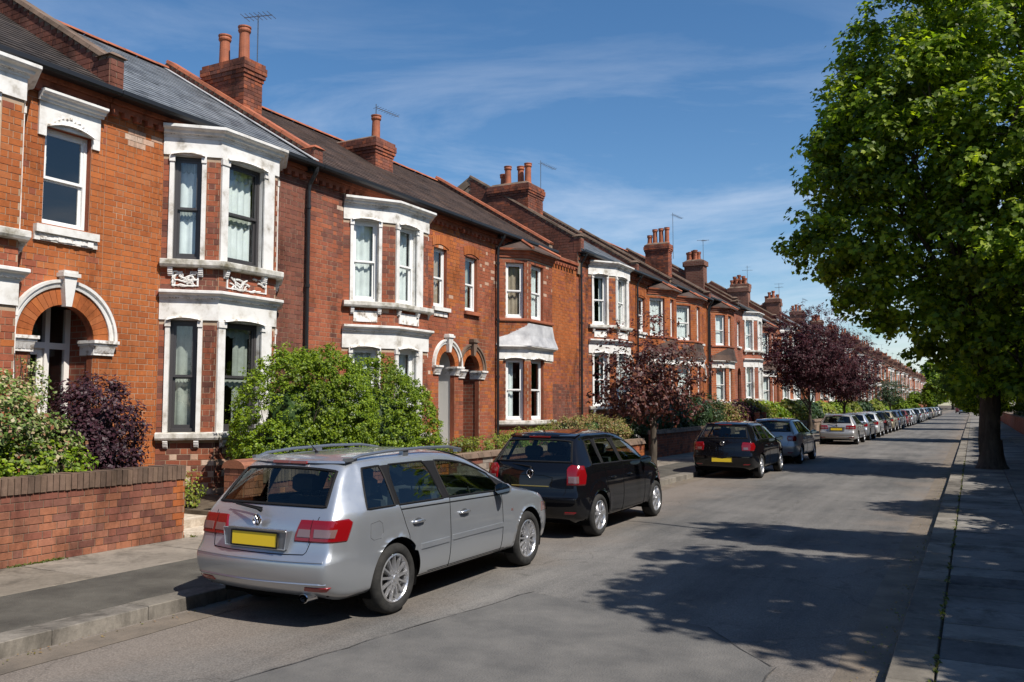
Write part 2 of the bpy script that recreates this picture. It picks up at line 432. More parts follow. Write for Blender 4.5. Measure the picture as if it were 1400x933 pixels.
M['asphalt'] = None
def asphalt():
    m, t, b = new_mat('asphalt')
    g = N(t, 'ShaderNodeNewGeometry')
    def noise(sc, det, mp=None):
        n = N(t, 'ShaderNodeTexNoise', Scale=sc, Detail=det, Roughness=0.65)
        t.links.new((mp or g).outputs['Position' if mp is None else 0], n.inputs['Vector']); return n
    big = noise(0.35, 5)
    st = N(t, 'ShaderNodeMapping'); st.inputs['Scale'].default_value = (1.6, 0.16, 1); t.links.new(g.outputs['Position'], st.inputs['Vector'])
    streak = noise(1.0, 6, st)
    fine = noise(55, 3); grit = N(t, 'ShaderNodeTexVoronoi', Scale=70); t.links.new(g.outputs['Position'], grit.inputs['Vector'])
    r = N(t, 'ShaderNodeValToRGB'); e = r.color_ramp.elements
    e[0].position, e[1].position = 0.38, 0.62
    e[0].color = (0.080, 0.078, 0.075, 1); e[1].color = (0.175, 0.165, 0.152, 1)
    a = N(t, 'ShaderNodeMath', operation='ADD'); h = N(t, 'ShaderNodeMath', operation='MULTIPLY'); h.inputs[1].default_value = 0.5
    t.links.new(big.outputs['Fac'], a.inputs[0]); t.links.new(streak.outputs['Fac'], a.inputs[1]); t.links.new(a.outputs[0], h.inputs[0])
    t.links.new(h.outputs[0], r.inputs['Fac'])
    # warmer, more worn bands beside both kerbs
    s = N(t, 'ShaderNodeSeparateXYZ'); t.links.new(g.outputs['Position'], s.inputs[0])
    m1 = N(t, 'ShaderNodeMapRange'); m1.inputs['From Min'].default_value = -4.4; m1.inputs['From Max'].default_value = -5.6
    m2 = N(t, 'ShaderNodeMapRange'); m2.inputs['From Min'].default_value = -1.6; m2.inputs['From Max'].default_value = -0.8
    wob = noise(0.8, 4); wm = N(t, 'ShaderNodeMath', operation='MULTIPLY_ADD'); wm.inputs[1].default_value = 2.4; t.links.new(wob.outputs['Fac'], wm.inputs[0])
    sx2 = N(t, 'ShaderNodeMath', operation='SUBTRACT'); t.links.new(s.outputs['X'], sx2.inputs[0]); sx2.inputs[1].default_value = 1.2
    t.links.new(sx2.outputs[0], wm.inputs[2])
    t.links.new(wm.outputs[0], m1.inputs['Value']); t.links.new(wm.outputs[0], m2.inputs['Value'])
    mxm = N(t, 'ShaderNodeMath', operation='MAXIMUM'); t.links.new(m1.outputs[0], mxm.inputs[0]); t.links.new(m2.outputs[0], mxm.inputs[1])
    mm = N(t, 'ShaderNodeMath', operation='MULTIPLY'); mm.inputs[1].default_value = 0.6; t.links.new(mxm.outputs[0], mm.inputs[0])
    wear = N(t, 'ShaderNodeMixRGB'); wear.inputs['Color2'].default_value = (0.19, 0.155, 0.125, 1)
    t.links.new(mm.outputs[0], wear.inputs['Fac']); t.links.new(r.outputs[0], wear.inputs['Color1'])
    fr = N(t, 'ShaderNodeMapRange'); fr.inputs['To Min'].default_value = 0.62; fr.inputs['To Max'].default_value = 1.38; t.links.new(fine.outputs['Fac'], fr.inputs['Value'])
    gr = N(t, 'ShaderNodeMapRange'); gr.inputs['From Max'].default_value = 0.7; gr.inputs['To Min'].default_value = 1.3; gr.inputs['To Max'].default_value = 0.8
    t.links.new(grit.outputs['Distance'], gr.inputs['Value'])
    fm = N(t, 'ShaderNodeMath', operation='MULTIPLY'); t.links.new(fr.outputs[0], fm.inputs[0]); t.links.new(gr.outputs[0], fm.inputs[1])
    vm = N(t, 'ShaderNodeVectorMath', operation='SCALE'); t.links.new(wear.outputs[0], vm.inputs[0]); t.links.new(fm.outputs[0], vm.inputs['Scale'])
    # oil drips and tyre grime in blotches
    ob = noise(2.3, 6); om = N(t, 'ShaderNodeMapRange'); om.inputs['From Min'].default_value = 0.60; om.inputs['From Max'].default_value = 0.70; om.inputs['To Min'].default_value = 1.0; om.inputs['To Max'].default_value = 0.68
    t.links.new(ob.outputs['Fac'], om.inputs['Value']); vo = N(t, 'ShaderNodeVectorMath', operation='SCALE'); t.links.new(vm.outputs[0], vo.inputs[0]); t.links.new(om.outputs[0], vo.inputs['Scale']); vm = vo
    # cracks
    cv = N(t, 'ShaderNodeTexVoronoi', Scale=0.55, feature='DISTANCE_TO_EDGE'); cw = noise(1.5, 5)
    cm = N(t, 'ShaderNodeMixRGB'); cm.inputs['Fac'].default_value = 0.35; t.links.new(g.outputs['Position'], cm.inputs['Color1']); t.links.new(cw.outputs['Color'], cm.inputs['Color2'])
    t.links.new(cm.outputs[0], cv.inputs['Vector'])
    cr = N(t, 'ShaderNodeMapRange'); cr.inputs['From Max'].default_value = 0.006; cr.inputs['To Min'].default_value = 0.72; t.links.new(cv.outputs['Distance'], cr.inputs['Value'])
    v3 = N(t, 'ShaderNodeVectorMath', operation='SCALE'); t.links.new(vm.outputs[0], v3.inputs[0]); t.links.new(cr.outputs[0], v3.inputs['Scale'])
    t.links.new(v3.outputs[0], b.inputs['Base Color'])
    b.inputs['Roughness'].default_value = 0.88; b.inputs['Specular IOR Level'].default_value = 0.25
    bp = N(t, 'ShaderNodeBump'); bp.inputs['Strength'].default_value = 0.5; bp.inputs['Distance'].default_value = 0.012
    t.links.new(fine.outputs['Fac'], bp.inputs['Height']); t.links.new(bp.outputs[0], b.inputs['Normal'])
    return m
M['asphalt'] = asphalt()
M['asphalt_patch'] = mottled('asphalt_patch', [(0.080, 0.078, 0.075), (0.140, 0.133, 0.123)], scale=2.0, detail=9, bump=0.5, bscale=60, rough=0.9)
M['tarmac_path'] = mottled('tarmac_path', [(0.045, 0.041, 0.034), (0.10, 0.092, 0.076)], scale=2.2, detail=12, bump=0.6, bscale=60, rough=0.9)
M['slab'] = piece_mat('slab', [(0.24, 0.205, 0.16), (0.18, 0.155, 0.125), (0.30, 0.26, 0.21)], stain=(0.6, 1.1))
M['slab_grey'] = piece_mat('slab_grey', [(0.16, 0.15, 0.14), (0.24, 0.225, 0.20), (0.11, 0.105, 0.10)], stain=(0.6, 1.15))
M['kerb'] = piece_mat('kerb', [(0.19, 0.17, 0.14), (0.25, 0.225, 0.19), (0.15, 0.135, 0.115)], stain=(0.5, 1.15))
M['moss'] = leaf_mat('moss', [(0.10, 0.12, 0.02), (0.06, 0.09, 0.015), (0.20, 0.18, 0.05)])

FAR = 420
def sheet(name, x0, x1, y0, y1, z, mat, ny=1):
    mb = MB(); mb.poly([(x0, y0, z), (x1, y0, z), (x1, y1, z), (x0, y1, z)])
    return mb.build(name, mat, kind='structure')
sheet('ground', -900, 900, -300, 1500, -0.02, M['earth'])
sheet('road', KL - 0.02, KR + 0.02, -30, FAR, 0.0, M['asphalt'])
mb = MB()
def patch(pts, z=0.004):
    P = []
    for i in range(len(pts)):
        a, b = Vector(pts[i]), Vector(pts[(i + 1) % len(pts)])
        n = max(1, int((b - a).length / 0.25))
        for k in range(n):
            q = a.lerp(b, k / n); P.append((q.x + random.uniform(-.012, .012), q.y + random.uniform(-.012, .012), z))
    mb.poly(P)
patch([(-4.05, 8.05), (-2.1, 7.5), (-1.35, 6.6), (-1.3, -3), (-4.2, -3), (-4.6, 4.4)])
mb.build('road_patch', M['asphalt_patch'], kind='structure')
mb = MB(); R9 = random.Random(12)
for line in ([(-4.6, 4.4), (-4.05, 8.05), (-2.1, 7.5), (-1.35, 6.6), (-1.3, 3)],):
    for (xa, ya), (xb, yb) in zip(line, line[1:]):
        n = max(2, int(math.hypot(xb - xa, yb - ya) / .22)); P_ = []
        for k in range(n + 1):
            x, y = xa + (xb - xa) * k / n + R9.uniform(-.02, .02), ya + (yb - ya) * k / n + R9.uniform(-.02, .02); w = R9.uniform(.003, .009); P_.append((x - w, x + w, y))
        for a, b in zip(P_, P_[1:]): mb.poly([(a[0], a[2], .008), (a[1], a[2], .008), (b[1], b[2], .008), (b[0], b[2], .008)])
mb.build('tar_seam', mottled('tar_seam', [(0.03, 0.03, 0.03), (0.08, 0.075, 0.07)], scale=9), kind='structure')
mb = MB(); patch([(-6.50, -3), (-6.15, -3), (-6.22, 60), (-6.50, 60)]); patch([(-0.95, 2), (-0.60, 2), (-0.60, 60), (-0.9, 60)])
mb.build('gutter_strip', mottled('gutter_strip', [(0.10, 0.085, 0.068), (0.19, 0.155, 0.12)], scale=2.5, detail=9, bump=0.5, bscale=50), kind='structure')

def pieces(parent, name, cells, mat, near, bevel=0.006, h=0.05):
    """cells: (x0,x1,y0,y1,ztop). near: key deciding which ones are parts of their own"""
    cells = sorted(cells, key=lambda c: near(c))
    cache = {}
    for c in cells[:290]:
        x0, x1, y0, y1, z = c
        k = (round(x1 - x0, 3), round(y1 - y0, 3), round(h, 3))
        if k not in cache:
            b = MB(); dx, dy = k[0] / 2, k[1] / 2; e = bevel
            b.hexa([(-dx, -dy, -h), (dx, -dy, -h), (dx, dy, -h), (-dx, dy, -h), (-dx, -dy, -e), (dx, -dy, -e), (dx, dy, -e), (-dx, dy, -e)], 0, (0, 1))
            b.hexa([(-dx, -dy, -e), (dx, -dy, -e), (dx, dy, -e), (-dx, dy, -e), (-dx + e, -dy + e, 0), (dx - e, -dy + e, 0), (dx - e, dy - e, 0), (-dx + e, dy - e, 0)], 0, (0,))
            cache[k] = b.mesh(name, mat)
        link(name, cache[k], parent, ((x0 + x1) / 2, (y0 + y1) / 2, z), rot=(random.uniform(-.006, .006), random.uniform(-.006, .006), 0))
    rest = MB()
    for x0, x1, y0, y1, z in cells[290:]: rest.box(x0, x1, y0, y1, z - h, z)
    rest.build(name + '_rows', mat, parent, kind='stuff')

def pavement(name, xa, xb, slab_x0, slab_x1, tarx0, tarx1, mat, kx0, kx1, slablen, ncol):
    mb = MB(); mb.poly([(xa, -12, 0.085), (xb, -12, 0.085), (xb, FAR, 0.085), (xa, FAR, 0.085)])
    root = mb.build(name, M['earth'], kind='structure')
    if tarx1 > tarx0:
        mb = MB(); mb.box(tarx0, tarx1, -12, FAR, 0.06, PZ); mb.build('tarmac_strip', M['tarmac_path'], root)
    cells = []; y = -1.0; k = 0
    w = (slab_x1 - slab_x0) / ncol
    while y < 75:
        L_ = slablen * random.choice([1, 1, 0.85, 1.15])
        for c in range(ncol):
            cells.append((slab_x0 + c * w + 0.006, slab_x0 + (c + 1) * w - 0.006, y + 0.014, y + L_ - 0.014, PZ + random.uniform(-.004, .003)))
        y += L_
    pieces(root, 'paving_slab', cells, mat, lambda c: abs(c[2] - 3))
    mb = MB(); mb.box(slab_x0, slab_x1, y, FAR, 0.06, PZ - 0.002); mb.build('far_paving', mat, root)
    cells = []; y = -1.0
    while y < 110:
        cells.append((kx0, kx1, y + 0.003, y + 0.912, PZ + 0.004 + random.uniform(-.004, .004))); y += 0.915
    pieces(root, 'kerb_stone', cells, M['kerb'], lambda c: abs(c[2] - 2), bevel=0.007, h=0.14)
    mb = MB(); mb.box(kx0, kx1, y, FAR, -.02, PZ); mb.build('far_kerb', M['kerb'], root)
    return root
pav_l = pavement('pavement_left', GW - 0.05, KL - 0.28, GW - 0.02, -8.12, -8.12, KL - 0.285, M['slab'], KL - 0.28, KL, 1.5, 1)
pav_r = pavement('pavement_right', KR + 0.28, 2.65, KR + 0.29, 2.6, 1, 0, M['slab_grey'], KR, KR + 0.28, 0.62, 3)
mb = MB()
for ya, yb in ((-5, 8.36), (9.34, FAR)): mb.box(FW + 0.02, GW - 0.2, ya, yb, 0.0, 0.33)
mb.build('front_garden_ground', M['earth'], kind='structure')
mb = MB()
for xa, xb, z in ((-9.95, GW - .02, .16), (-10.6, -9.952, .27), (-12.48, -10.602, .38)): mb.box(xa, xb, 8.365, 9.335, 0, z)
mb.build('garden_path', M['pale_stone'], kind='structure')

# ------------------------------------------------------------------ walls with openings
def inside(o, u, z):
    if not (o['u0'] < u < o['u1'] and z > o['z0']): return False
    if z < o['z1']: return True
    if o.get('arch'):
        r = (o['u1'] - o['u0']) / 2; c = (o['u1'] + o['u0']) / 2
        return (u - c) ** 2 + (z - o['z1']) ** 2 < r * r
    return False

def backing(mb, P, u0, u1, z0, z1, ops, rev=0.14, mi=0, rmi=0, v=0.0):
    us = {u0, u1}; zs = {z0, z1}
    for o in ops:
        us |= {o['u0'], o['u1']}; zs |= {o['z0'], o['z1']}
        if o.get('arch'):
            r = (o['u1'] - o['u0']) / 2; c = (o['u1'] + o['u0']) / 2; zs.add(o['z1'] + r)
    us = sorted(x for x in us if u0 <= x <= u1); zs = sorted(x for x in zs if z0 <= x <= z1)
    for i in range(len(us) - 1):
        for j in range(len(zs) - 1):
            cu, cz = (us[i] + us[i + 1]) / 2, (zs[j] + zs[j + 1]) / 2
            skip = False
            for o in ops:
                top = o['z1'] + ((o['u1'] - o['u0']) / 2 if o.get('arch') else 0)
                if o['u0'] < cu < o['u1'] and o['z0'] < cz < top: skip = True
            if not skip:
                mb.poly([P(us[i], v, zs[j]), P(us[i + 1], v, zs[j]), P(us[i + 1], v, zs[j + 1]), P(us[i], v, zs[j + 1])], mi)
    for o in ops:
        a, b, c, d = o['u0'], o['u1'], o['z0'], o['z1']; w = o.get('rev', rev)
        mb.poly([P(a, v, c), P(a, v, d), P(a, -w, d), P(a, -w, c)], rmi)
        mb.poly([P(b, v, d), P(b, v, c), P(b, -w, c), P(b, -w, d)], rmi)
        mb.poly([P(a, v, c), P(a, -w, c), P(b, -w, c), P(b, v, c)], rmi)
        if o.get('arch'):
            r = (b - a) / 2; m = (a + b) / 2; K = 20
            for k in range(K):
                t0, t1 = math.pi * k / K, math.pi * (k + 1) / K
                p0 = (m - r * math.cos(t0), d + r * math.sin(t0)); p1 = (m - r * math.cos(t1), d + r * math.sin(t1))
                mb.poly([P(p0[0], v, p0[1]), P(p1[0], v, p1[1]), P(p1[0], v, d + r), P(p0[0], v, d + r)], mi)
                mb.poly([P(p0[0], v, p0[1]), P(p0[0], -w, p0[1]), P(p1[0], -w, p1[1]), P(p1[0], v, p1[1])], rmi)
        else:
            mb.poly([P(a, v, d), P(b, v, d), P(b, -w, d), P(a, -w, d)], rmi)

brick_cache = {}
def brick_mesh(l, h, t, mat):
    k = (round(l, 3), round(h, 3), t, mat.name)
    if k not in brick_cache:
        b = MB(); e = 0.0025
        p = [(0, t - e, 0), (l, t - e, 0), (l, -.02, 0), (0, -.02, 0), (0, t - e, h), (l, t - e, h), (l, -.02, h), (0, -.02, h)]
        # local axes: x along, -y outward
        q = [(x, -y, z) for x, y, z in p]
        b.hexa(q, 0, (2, 4))
        f = [(0, -(t - e), 0), (l, -(t - e), 0), (l, -(t - e), h), (0, -(t - e), h)]
        g = [(e, -t, e), (l - e, -t, e), (l - e, -t, h - e), (e, -t, h - e)]
        b.poly(g)
        for i in range(4):
            j = (i + 1) % 4; b.poly([f[i], f[j], g[j], g[i]])
        brick_cache[k] = b.mesh('brick', mat)
    return brick_cache[k]

def bricks(parent, P, fr, u0, u1, z0, z1, ops, mats, pick, limit=0, seed=1, ch=0.1, ln=0.235, hd=0.115, t=0.006, jt=0.010, eye=None, skirt=None, name='brick'):
    """lay courses; fr=(ox,oy,angle) of the frame. The `limit` bricks nearest to the eye become parts, the others one stuff part"""
    R = random.Random(seed); full = []; cut = []
    nrow = int((z1 - z0) / ch + 1e-6)
    for k in range(nrow):
        z = z0 + k * ch; zc = z + ch / 2
        blocks = []
        for o in ops:
            if o['z0'] <= zc <= o['z1']: blocks.append((o['u0'], o['u1']))
            elif o.get('arch') and o['z1'] < zc:
                r = (o['u1'] - o['u0']) / 2 + o.get('ring', 0); c = (o['u1'] + o['u0']) / 2
                if zc - o['z1'] < r:
                    q = math.sqrt(r * r - (zc - o['z1']) ** 2); blocks.append((c - q, c + q))
        u = u0 - (0.0 if k % 2 else 0.0); i = k % 2
        u -= 0.06 if k % 2 else 0.0
        while u < u1:
            l = ln if i % 2 == 0 else hd
            if k % 2 and u < u0: l = ln
            a, b = max(u, u0), min(u + l, u1)
            segs = [(a, b)]
            for ba, bb in blocks:
                ns = []
                for x, y in segs:
                    if bb <= x or ba >= y: ns.append((x, y)); continue
                    if x < ba: ns.append((x, ba))
                    if y > bb: ns.append((bb, y))
                segs = ns
            for x, y in segs:
                if y - x < 0.03: continue
                tt = t + R.uniform(-.0012, .0015)
                w = y - x - jt
                mt = pick(x, z, R)
                if abs((y - x) - ln) < 1e-4 or abs((y - x) - hd) < 1e-4: full.append((x, y, z, mt))
                else: cut.append((x, y, z, mt, tt))
            u += l; i += 1
    if limit and len(full) > limit:
        full.sort(key=lambda b: (Vector(P((b[0]), 0, b[2])) - (eye or Vector((0, 0, 2)))).length)
    ind, rest = full[:limit], full[limit:]
    ang = fr[2]
    for x, y, z, mt in ind:
        me = brick_mesh(y - x - jt, ch - jt, t, mats[mt])
        link(name, me, parent, P(x + jt / 2, R.uniform(-.0012, .0015), z + jt / 2), rot=(0, 0, ang + R.uniform(-.004, .004)))
    mb = MB()
    for x, y, z, mt, tt in cut + [(a, b, c, d, t + R.uniform(-.0012, .0015)) for a, b, c, d in rest]:
        mb.fbox(P, x + jt / 2, y - jt / 2, -.01, tt, z + jt / 2, z + ch - jt / 2, mt, back=False)
    mb.build('brickwork', mats, parent, kind='stuff')

def arch_trim(parent, P, c, zs, r0, r1, mat, ind=True, n=19, v0=-.02, v1=.022):
    """voussoir bricks round an arched opening"""
    rest = MB()
    for k in range(n):
        t0, t1 = math.pi * (k + .03) / n, math.pi * (k + .97) / n
        pts = []
        for v in (v0, v1):
            for r, t in ((r0, t0), (r1, t0), (r1, t1), (r0, t1)):
                pts.append((c - r * math.cos(t), v, zs + r * math.sin(t)))
        b = MB() if ind else rest
        b.hexa([P(*q) for q in pts])
        if ind: b.build('arch_brick', mat, parent)
    if not ind: rest.build('arch_bricks', mat, parent, kind='stuff')

def arch_moulding(parent, P, c, zs, r, prof, mat, name='arch_moulding', span=(0, 180), K=28):
    """prof: (radial offset, v) list swept round the arch"""
    mb = MB(); n = len(prof)
    for k in range(K + 1):
        t = RD(span[0] + (span[1] - span[0]) * k / K)
        for dr, v in prof: mb.v.append(P(c - (r + dr) * math.cos(t), v, zs + (r + dr) * math.sin(t)))
    for k in range(K):
        for j in range(n):
            j2 = (j + 1) % n; mb.f.append((k * n + j, (k + 1) * n + j, (k + 1) * n + j2, k * n + j2)); mb.m.append(0)
    for q in (0, K * n): mb.f.append(tuple(q + j for j in range(n))); mb.m.append(0)
    return mb.build(name, mat, parent)

pane_cache = {}
def window(parent, P, u0, u1, z0, z1, fmat, curtain=None, setback=0.10, split=0.5, bars=0, far=False, lace=False, cw=1.0):
    """vertical sash window: window > pane, curtain"""
    mb = MB(); fw = 0.055; v = -setback
    def bar(a, b, c, d, va, vb): mb.fbox(P, a, b, va, vb, c, d)
    bar(u0, u0 + fw, z0, z1, v - .08, v); bar(u1 - fw, u1, z0, z1, v - .08, v)
    bar(u0 + fw, u1 - fw, z1 - fw, z1, v - .08, v); bar(u0 + fw, u1 - fw, z0, z0 + .06, v - .08, v + .015)
    zm = z0 + (z1 - z0) * split; a, b = u0 + fw, u1 - fw; s = 0.042
    # upper sash in front, lower sash behind
    bar(a, a + s, zm, z1 - fw, v - .04, v - .015); bar(b - s, b, zm, z1 - fw, v - .04, v - .015)
    bar(a + s, b - s, z1 - fw - s, z1 - fw, v - .04, v - .015); bar(a, b, zm - .022, zm + .022, v - .045, v - .008)
    bar(a, a + s, z0 + .06, zm - .022, v - .075, v - .05); bar(b - s, b, z0 + .06, zm - .022, v - .075, v - .05)
    bar(a + s, b - s, z0 + .06, z0 + .06 + s * 1.5, v - .075, v - .05); bar(a + s, b - s, zm - .05, zm - .0225, v - .075, v - .05)
    for k in range(bars):
        uu = a + (b - a) * (k + 1) / (bars + 1)
        bar(uu - .012, uu + .012, z0 + .1, zm - .03, v - .07, v - .055); bar(uu - .012, uu + .012, zm + .02, z1 - fw - s, v - .035, v - .02)
    w = mb.build('window', fmat, parent)
    g = MB(); g.poly([P(a, v - .028, zm), P(b, v - .028, zm), P(b, v - .028, z1 - fw), P(a, v - .028, z1 - fw)]); g.build('pane', M['glass'], w)
    g = MB(); g.poly([P(a, v - .062, z0 + .06), P(b, v - .062, z0 + .06), P(b, v - .062, zm), P(a, v - .062, zm)]); g.build('pane', M['glass'], w)
    if curtain:
        spans = {'full': [(0, 1)], 'sides': [(0, .3), (.72, 1)], 'right': [(.55, 1)], 'left': [(0, .5)], 'strip': [(.08, .2)]}[curtain[1]]
        for sa, sb in spans:
            c = MB(); K = max(4, int((sb - sa) * (b - a) * 34)) if not far else 6
            ph = random.uniform(0, 6); top = z1 - fw if curtain[1] != 'strip' else z1 - fw
            bot = z0 + .08 if curtain[1] != 'strip' else zm + .25
            for k in range(K + 1):
                x = a + (b - a) * (sa + (sb - sa) * k / K)
                vv = v - .16 + .022 * math.sin(k * 1.25 + ph) + .012 * math.sin(k * 2.9 + ph * 2)
                c.v += [P(x, vv, bot), P(x, vv * 1.0, zm), P(x, vv, top)]
            for k in range(K):
                for j in range(2):
                    q = k * 3 + j; c.f.append((q, q + 3, q + 4, q + 1)); c.m.append(0)
            c.build('curtain', M[curtain[0]], w, smooth=True)
            if lace:      # a valance with a scalloped lower edge
                c = MB(); K = 24
                for zt in (top, zm + .02):
                    n0 = len(c.v)
                    for k in range(K + 1):
                        x = a + (b - a) * k / K; d = .16 + .05 * abs(math.sin(k * .55 + ph))
                        c.v += [P(x, v - .135 + .01 * math.sin(k * 1.7), zt - d), P(x, v - .135 + .01 * math.sin(k * 1.7), zt)]
                    for k in range(K): c.f.append((n0 + 2 * k, n0 + 2 * k + 2, n0 + 2 * k + 3, n0 + 2 * k + 1)); c.m.append(0)
                c.build('valance', M['curtain_grey'], w, smooth=True)
    return w

def console(mb, P, u, w, z0, z1, v, mi=0):
    """little scrolled bracket"""
    K = 5
    for k in range(K):
        a, b = k / K, (k + 1) / K
        vv = v * (0.35 + 0.65 * a ** 0.6)
        mb.fbox(P, u - w / 2, u + w / 2, -.01, vv, z0 + (z1 - z0) * a, z0 + (z1 - z0) * b - .002, mi)

def foliate(mb, P, c, w, z, v, seed=0):
    """worn leaf relief over a window head: a run of small lobed lumps along a flat arch"""
    R = random.Random(seed); K = 9
    for k in range(K):
        t = -1 + 2 * k / (K - 1); u = c + t * w / 2; zz = z + 0.10 * (1 - t * t) + R.uniform(-.012, .012)
        a = R.uniform(.03, .05) * (1.25 - .5 * abs(t)); h = R.uniform(.03, .05); v = min(v, .03)
        q = [P(u - a, 0, zz - h * .4), P(u + a, 0, zz - h * .4), P(u + a * .6, 0, zz + h), P(u - a * .6, 0, zz + h), P(u + R.uniform(-.01, .01), v * R.uniform(.7, 1.2), zz + h * .2)]
        for i in range(4): mb.poly([q[i], q[(i + 1) % 4], q[4]])

# profiles (out, z) closed
def cornice_prof(z, h=0.16, d=0.16):
    return [(0, z), (d * .25, z), (d * .3, z + h * .22), (d * .55, z + h * .3), (d * .62, z + h * .52), (d * .9, z + h * .62), (d, z + h * .72), (d, z + h * .95), (d * .9, z + h), (0, z + h)]
def slab_prof(z0, z1, d): return [(0, z0), (d * .85, z0), (d, z0 + (z1 - z0) * .3), (d, z1 - .01), (d * .96, z1), (0, z1 + .015)]
# ------------------------------------------------------------------ houses
EAVE, RIDGE, DEPTH, RV = 7.05, 10.0, 9.0, -4.5

def pick_default(bias=0.0):
    def f(x, z, R):
        n = math.sin(x * 1.7 + z * .9) + math.sin(x * .6 - z * 1.3) * .8 + R.gauss(0, .3) + bias
        return 0 if n < .55 else (1 if n < 1.7 else 2)
    return f

def roof_tiles(root, mat, u0, u1, ind, seed=3, expo=0.23, wid=0.30, ev=0.26, ez=EAVE + 0.02, rv=RV, rz=RIDGE):
    R = random.Random(seed); sl = math.hypot(ev - rv, rz - ez); dv, dz = (rv - ev) / sl, (rz - ez) / sl
    nv, nz = dz, -dv                                   # normal
    nrow = int(sl / expo); cells = []
    for k in range(nrow):
        u = u0 - (wid / 2 if k % 2 else 0)
        while u < u1:
            a, b = max(u, u0), min(u + wid, u1)
            if b - a > .03: cells.append((a, b, k))
            u += wid
    def corners(a, b, k, lift):
        s0, s1 = k * expo - .0, (k + 1) * expo + .06; th = .014
        out = []
        for h in (0, th):
            for s, l in ((s0, .020 + lift), (s1, .004)):
                v = ev + dv * s + nv * (l + h); z = ez + dz * s + nz * (l + h); out.append((v, z))
        return out
    def tile(mb, a, b, k, lift, tilt):
        (v0, z0), (v1, z1), (v2, z2), (v3, z3) = corners(a, b, k, lift)
        g = .005
        mb.hexa([(v0, a + g, z0), (v0 + tilt, b - g, z0), (v1, b - g, z1), (v1, a + g, z1), (v2, a + g, z2), (v2 + tilt, b - g, z2), (v3, b - g, z3), (v3, a + g, z3)], 0, (0,))
    full = [c for c in cells if abs(c[1] - c[0] - wid) < 1e-4]
    rest = [c for c in cells if abs(c[1] - c[0] - wid) >= 1e-4]
    R2 = sorted(full, key=lambda c: c[2] * .2 + c[0] * .6) if ind else []
    parts = R2[:290]; rest += full if not ind else R2[290:]
    if parts:
        b = MB(); tile(b, 0, wid, 0, 0, 0); me = b.mesh('roof_tile', mat)
        for a, _, k in parts:
            link('roof_tile', me, root, (dv * k * expo + R.uniform(-.002, .002), a, dz * k * expo + R.uniform(0, .002)), rot=(R.uniform(-.003, .003), 0, 0))
    mb = MB()
    for a, b_, k in rest: tile(mb, a, b_, k, R.uniform(0, .003), R.uniform(-.002, .002))
    mb.build('roof_tiles', mat, root, kind='stuff')

def roof(root, mat, u0, u1, detail, back=True, seed=3, ridge_mat=None, **k):
    mb = MB()
    ev, ez = .26, EAVE + .02
    mb.hexa([(ev, u0, ez - .05), (ev, u1, ez - .05), (RV, u1, RIDGE - .05), (RV, u0, RIDGE - .05), (ev, u0, ez), (ev, u1, ez), (RV, u1, RIDGE), (RV, u0, RIDGE)])
    mb.hexa([(RV, u0, RIDGE - .05), (RV, u1, RIDGE - .05), (-DEPTH - .2, u1, ez - .05), (-DEPTH - .2, u0, ez - .05), (RV, u0, RIDGE), (RV, u1, RIDGE), (-DEPTH - .2, u1, ez), (-DEPTH - .2, u0, ez)])
    r = mb.build('roof', mat, root)
    if detail: roof_tiles(r, mat, u0, u1, detail > 1, seed, **k)
    rm = ridge_mat or M['terracotta']
    if detail:
        n = int((u1 - u0) / .42); w = (u1 - u0) / n; b = MB()
        for j in range(5):
            a0, a1 = math.pi * j / 5, math.pi * (j + 1) / 5
            b.poly([(.13 * math.cos(a0), .002, .09 * math.sin(a0)), (.13 * math.cos(a1), .002, .09 * math.sin(a1)), (.13 * math.cos(a1), w - .002, .09 * math.sin(a1)), (.13 * math.cos(a0), w - .002, .09 * math.sin(a0))])
        me = b.mesh('ridge_tile', rm)
        for k2 in range(n): link('ridge_tile', me, r, (RV, u0 + k2 * w, RIDGE + .015 + random.uniform(-.004, .006)), rot=(random.uniform(-.01, .01), 0, 0))
    else:
        b = MB(); b.tube([(RV, u0, RIDGE), (RV, u1, RIDGE)], .11, 6); b.build('ridge', rm, r)
    return r

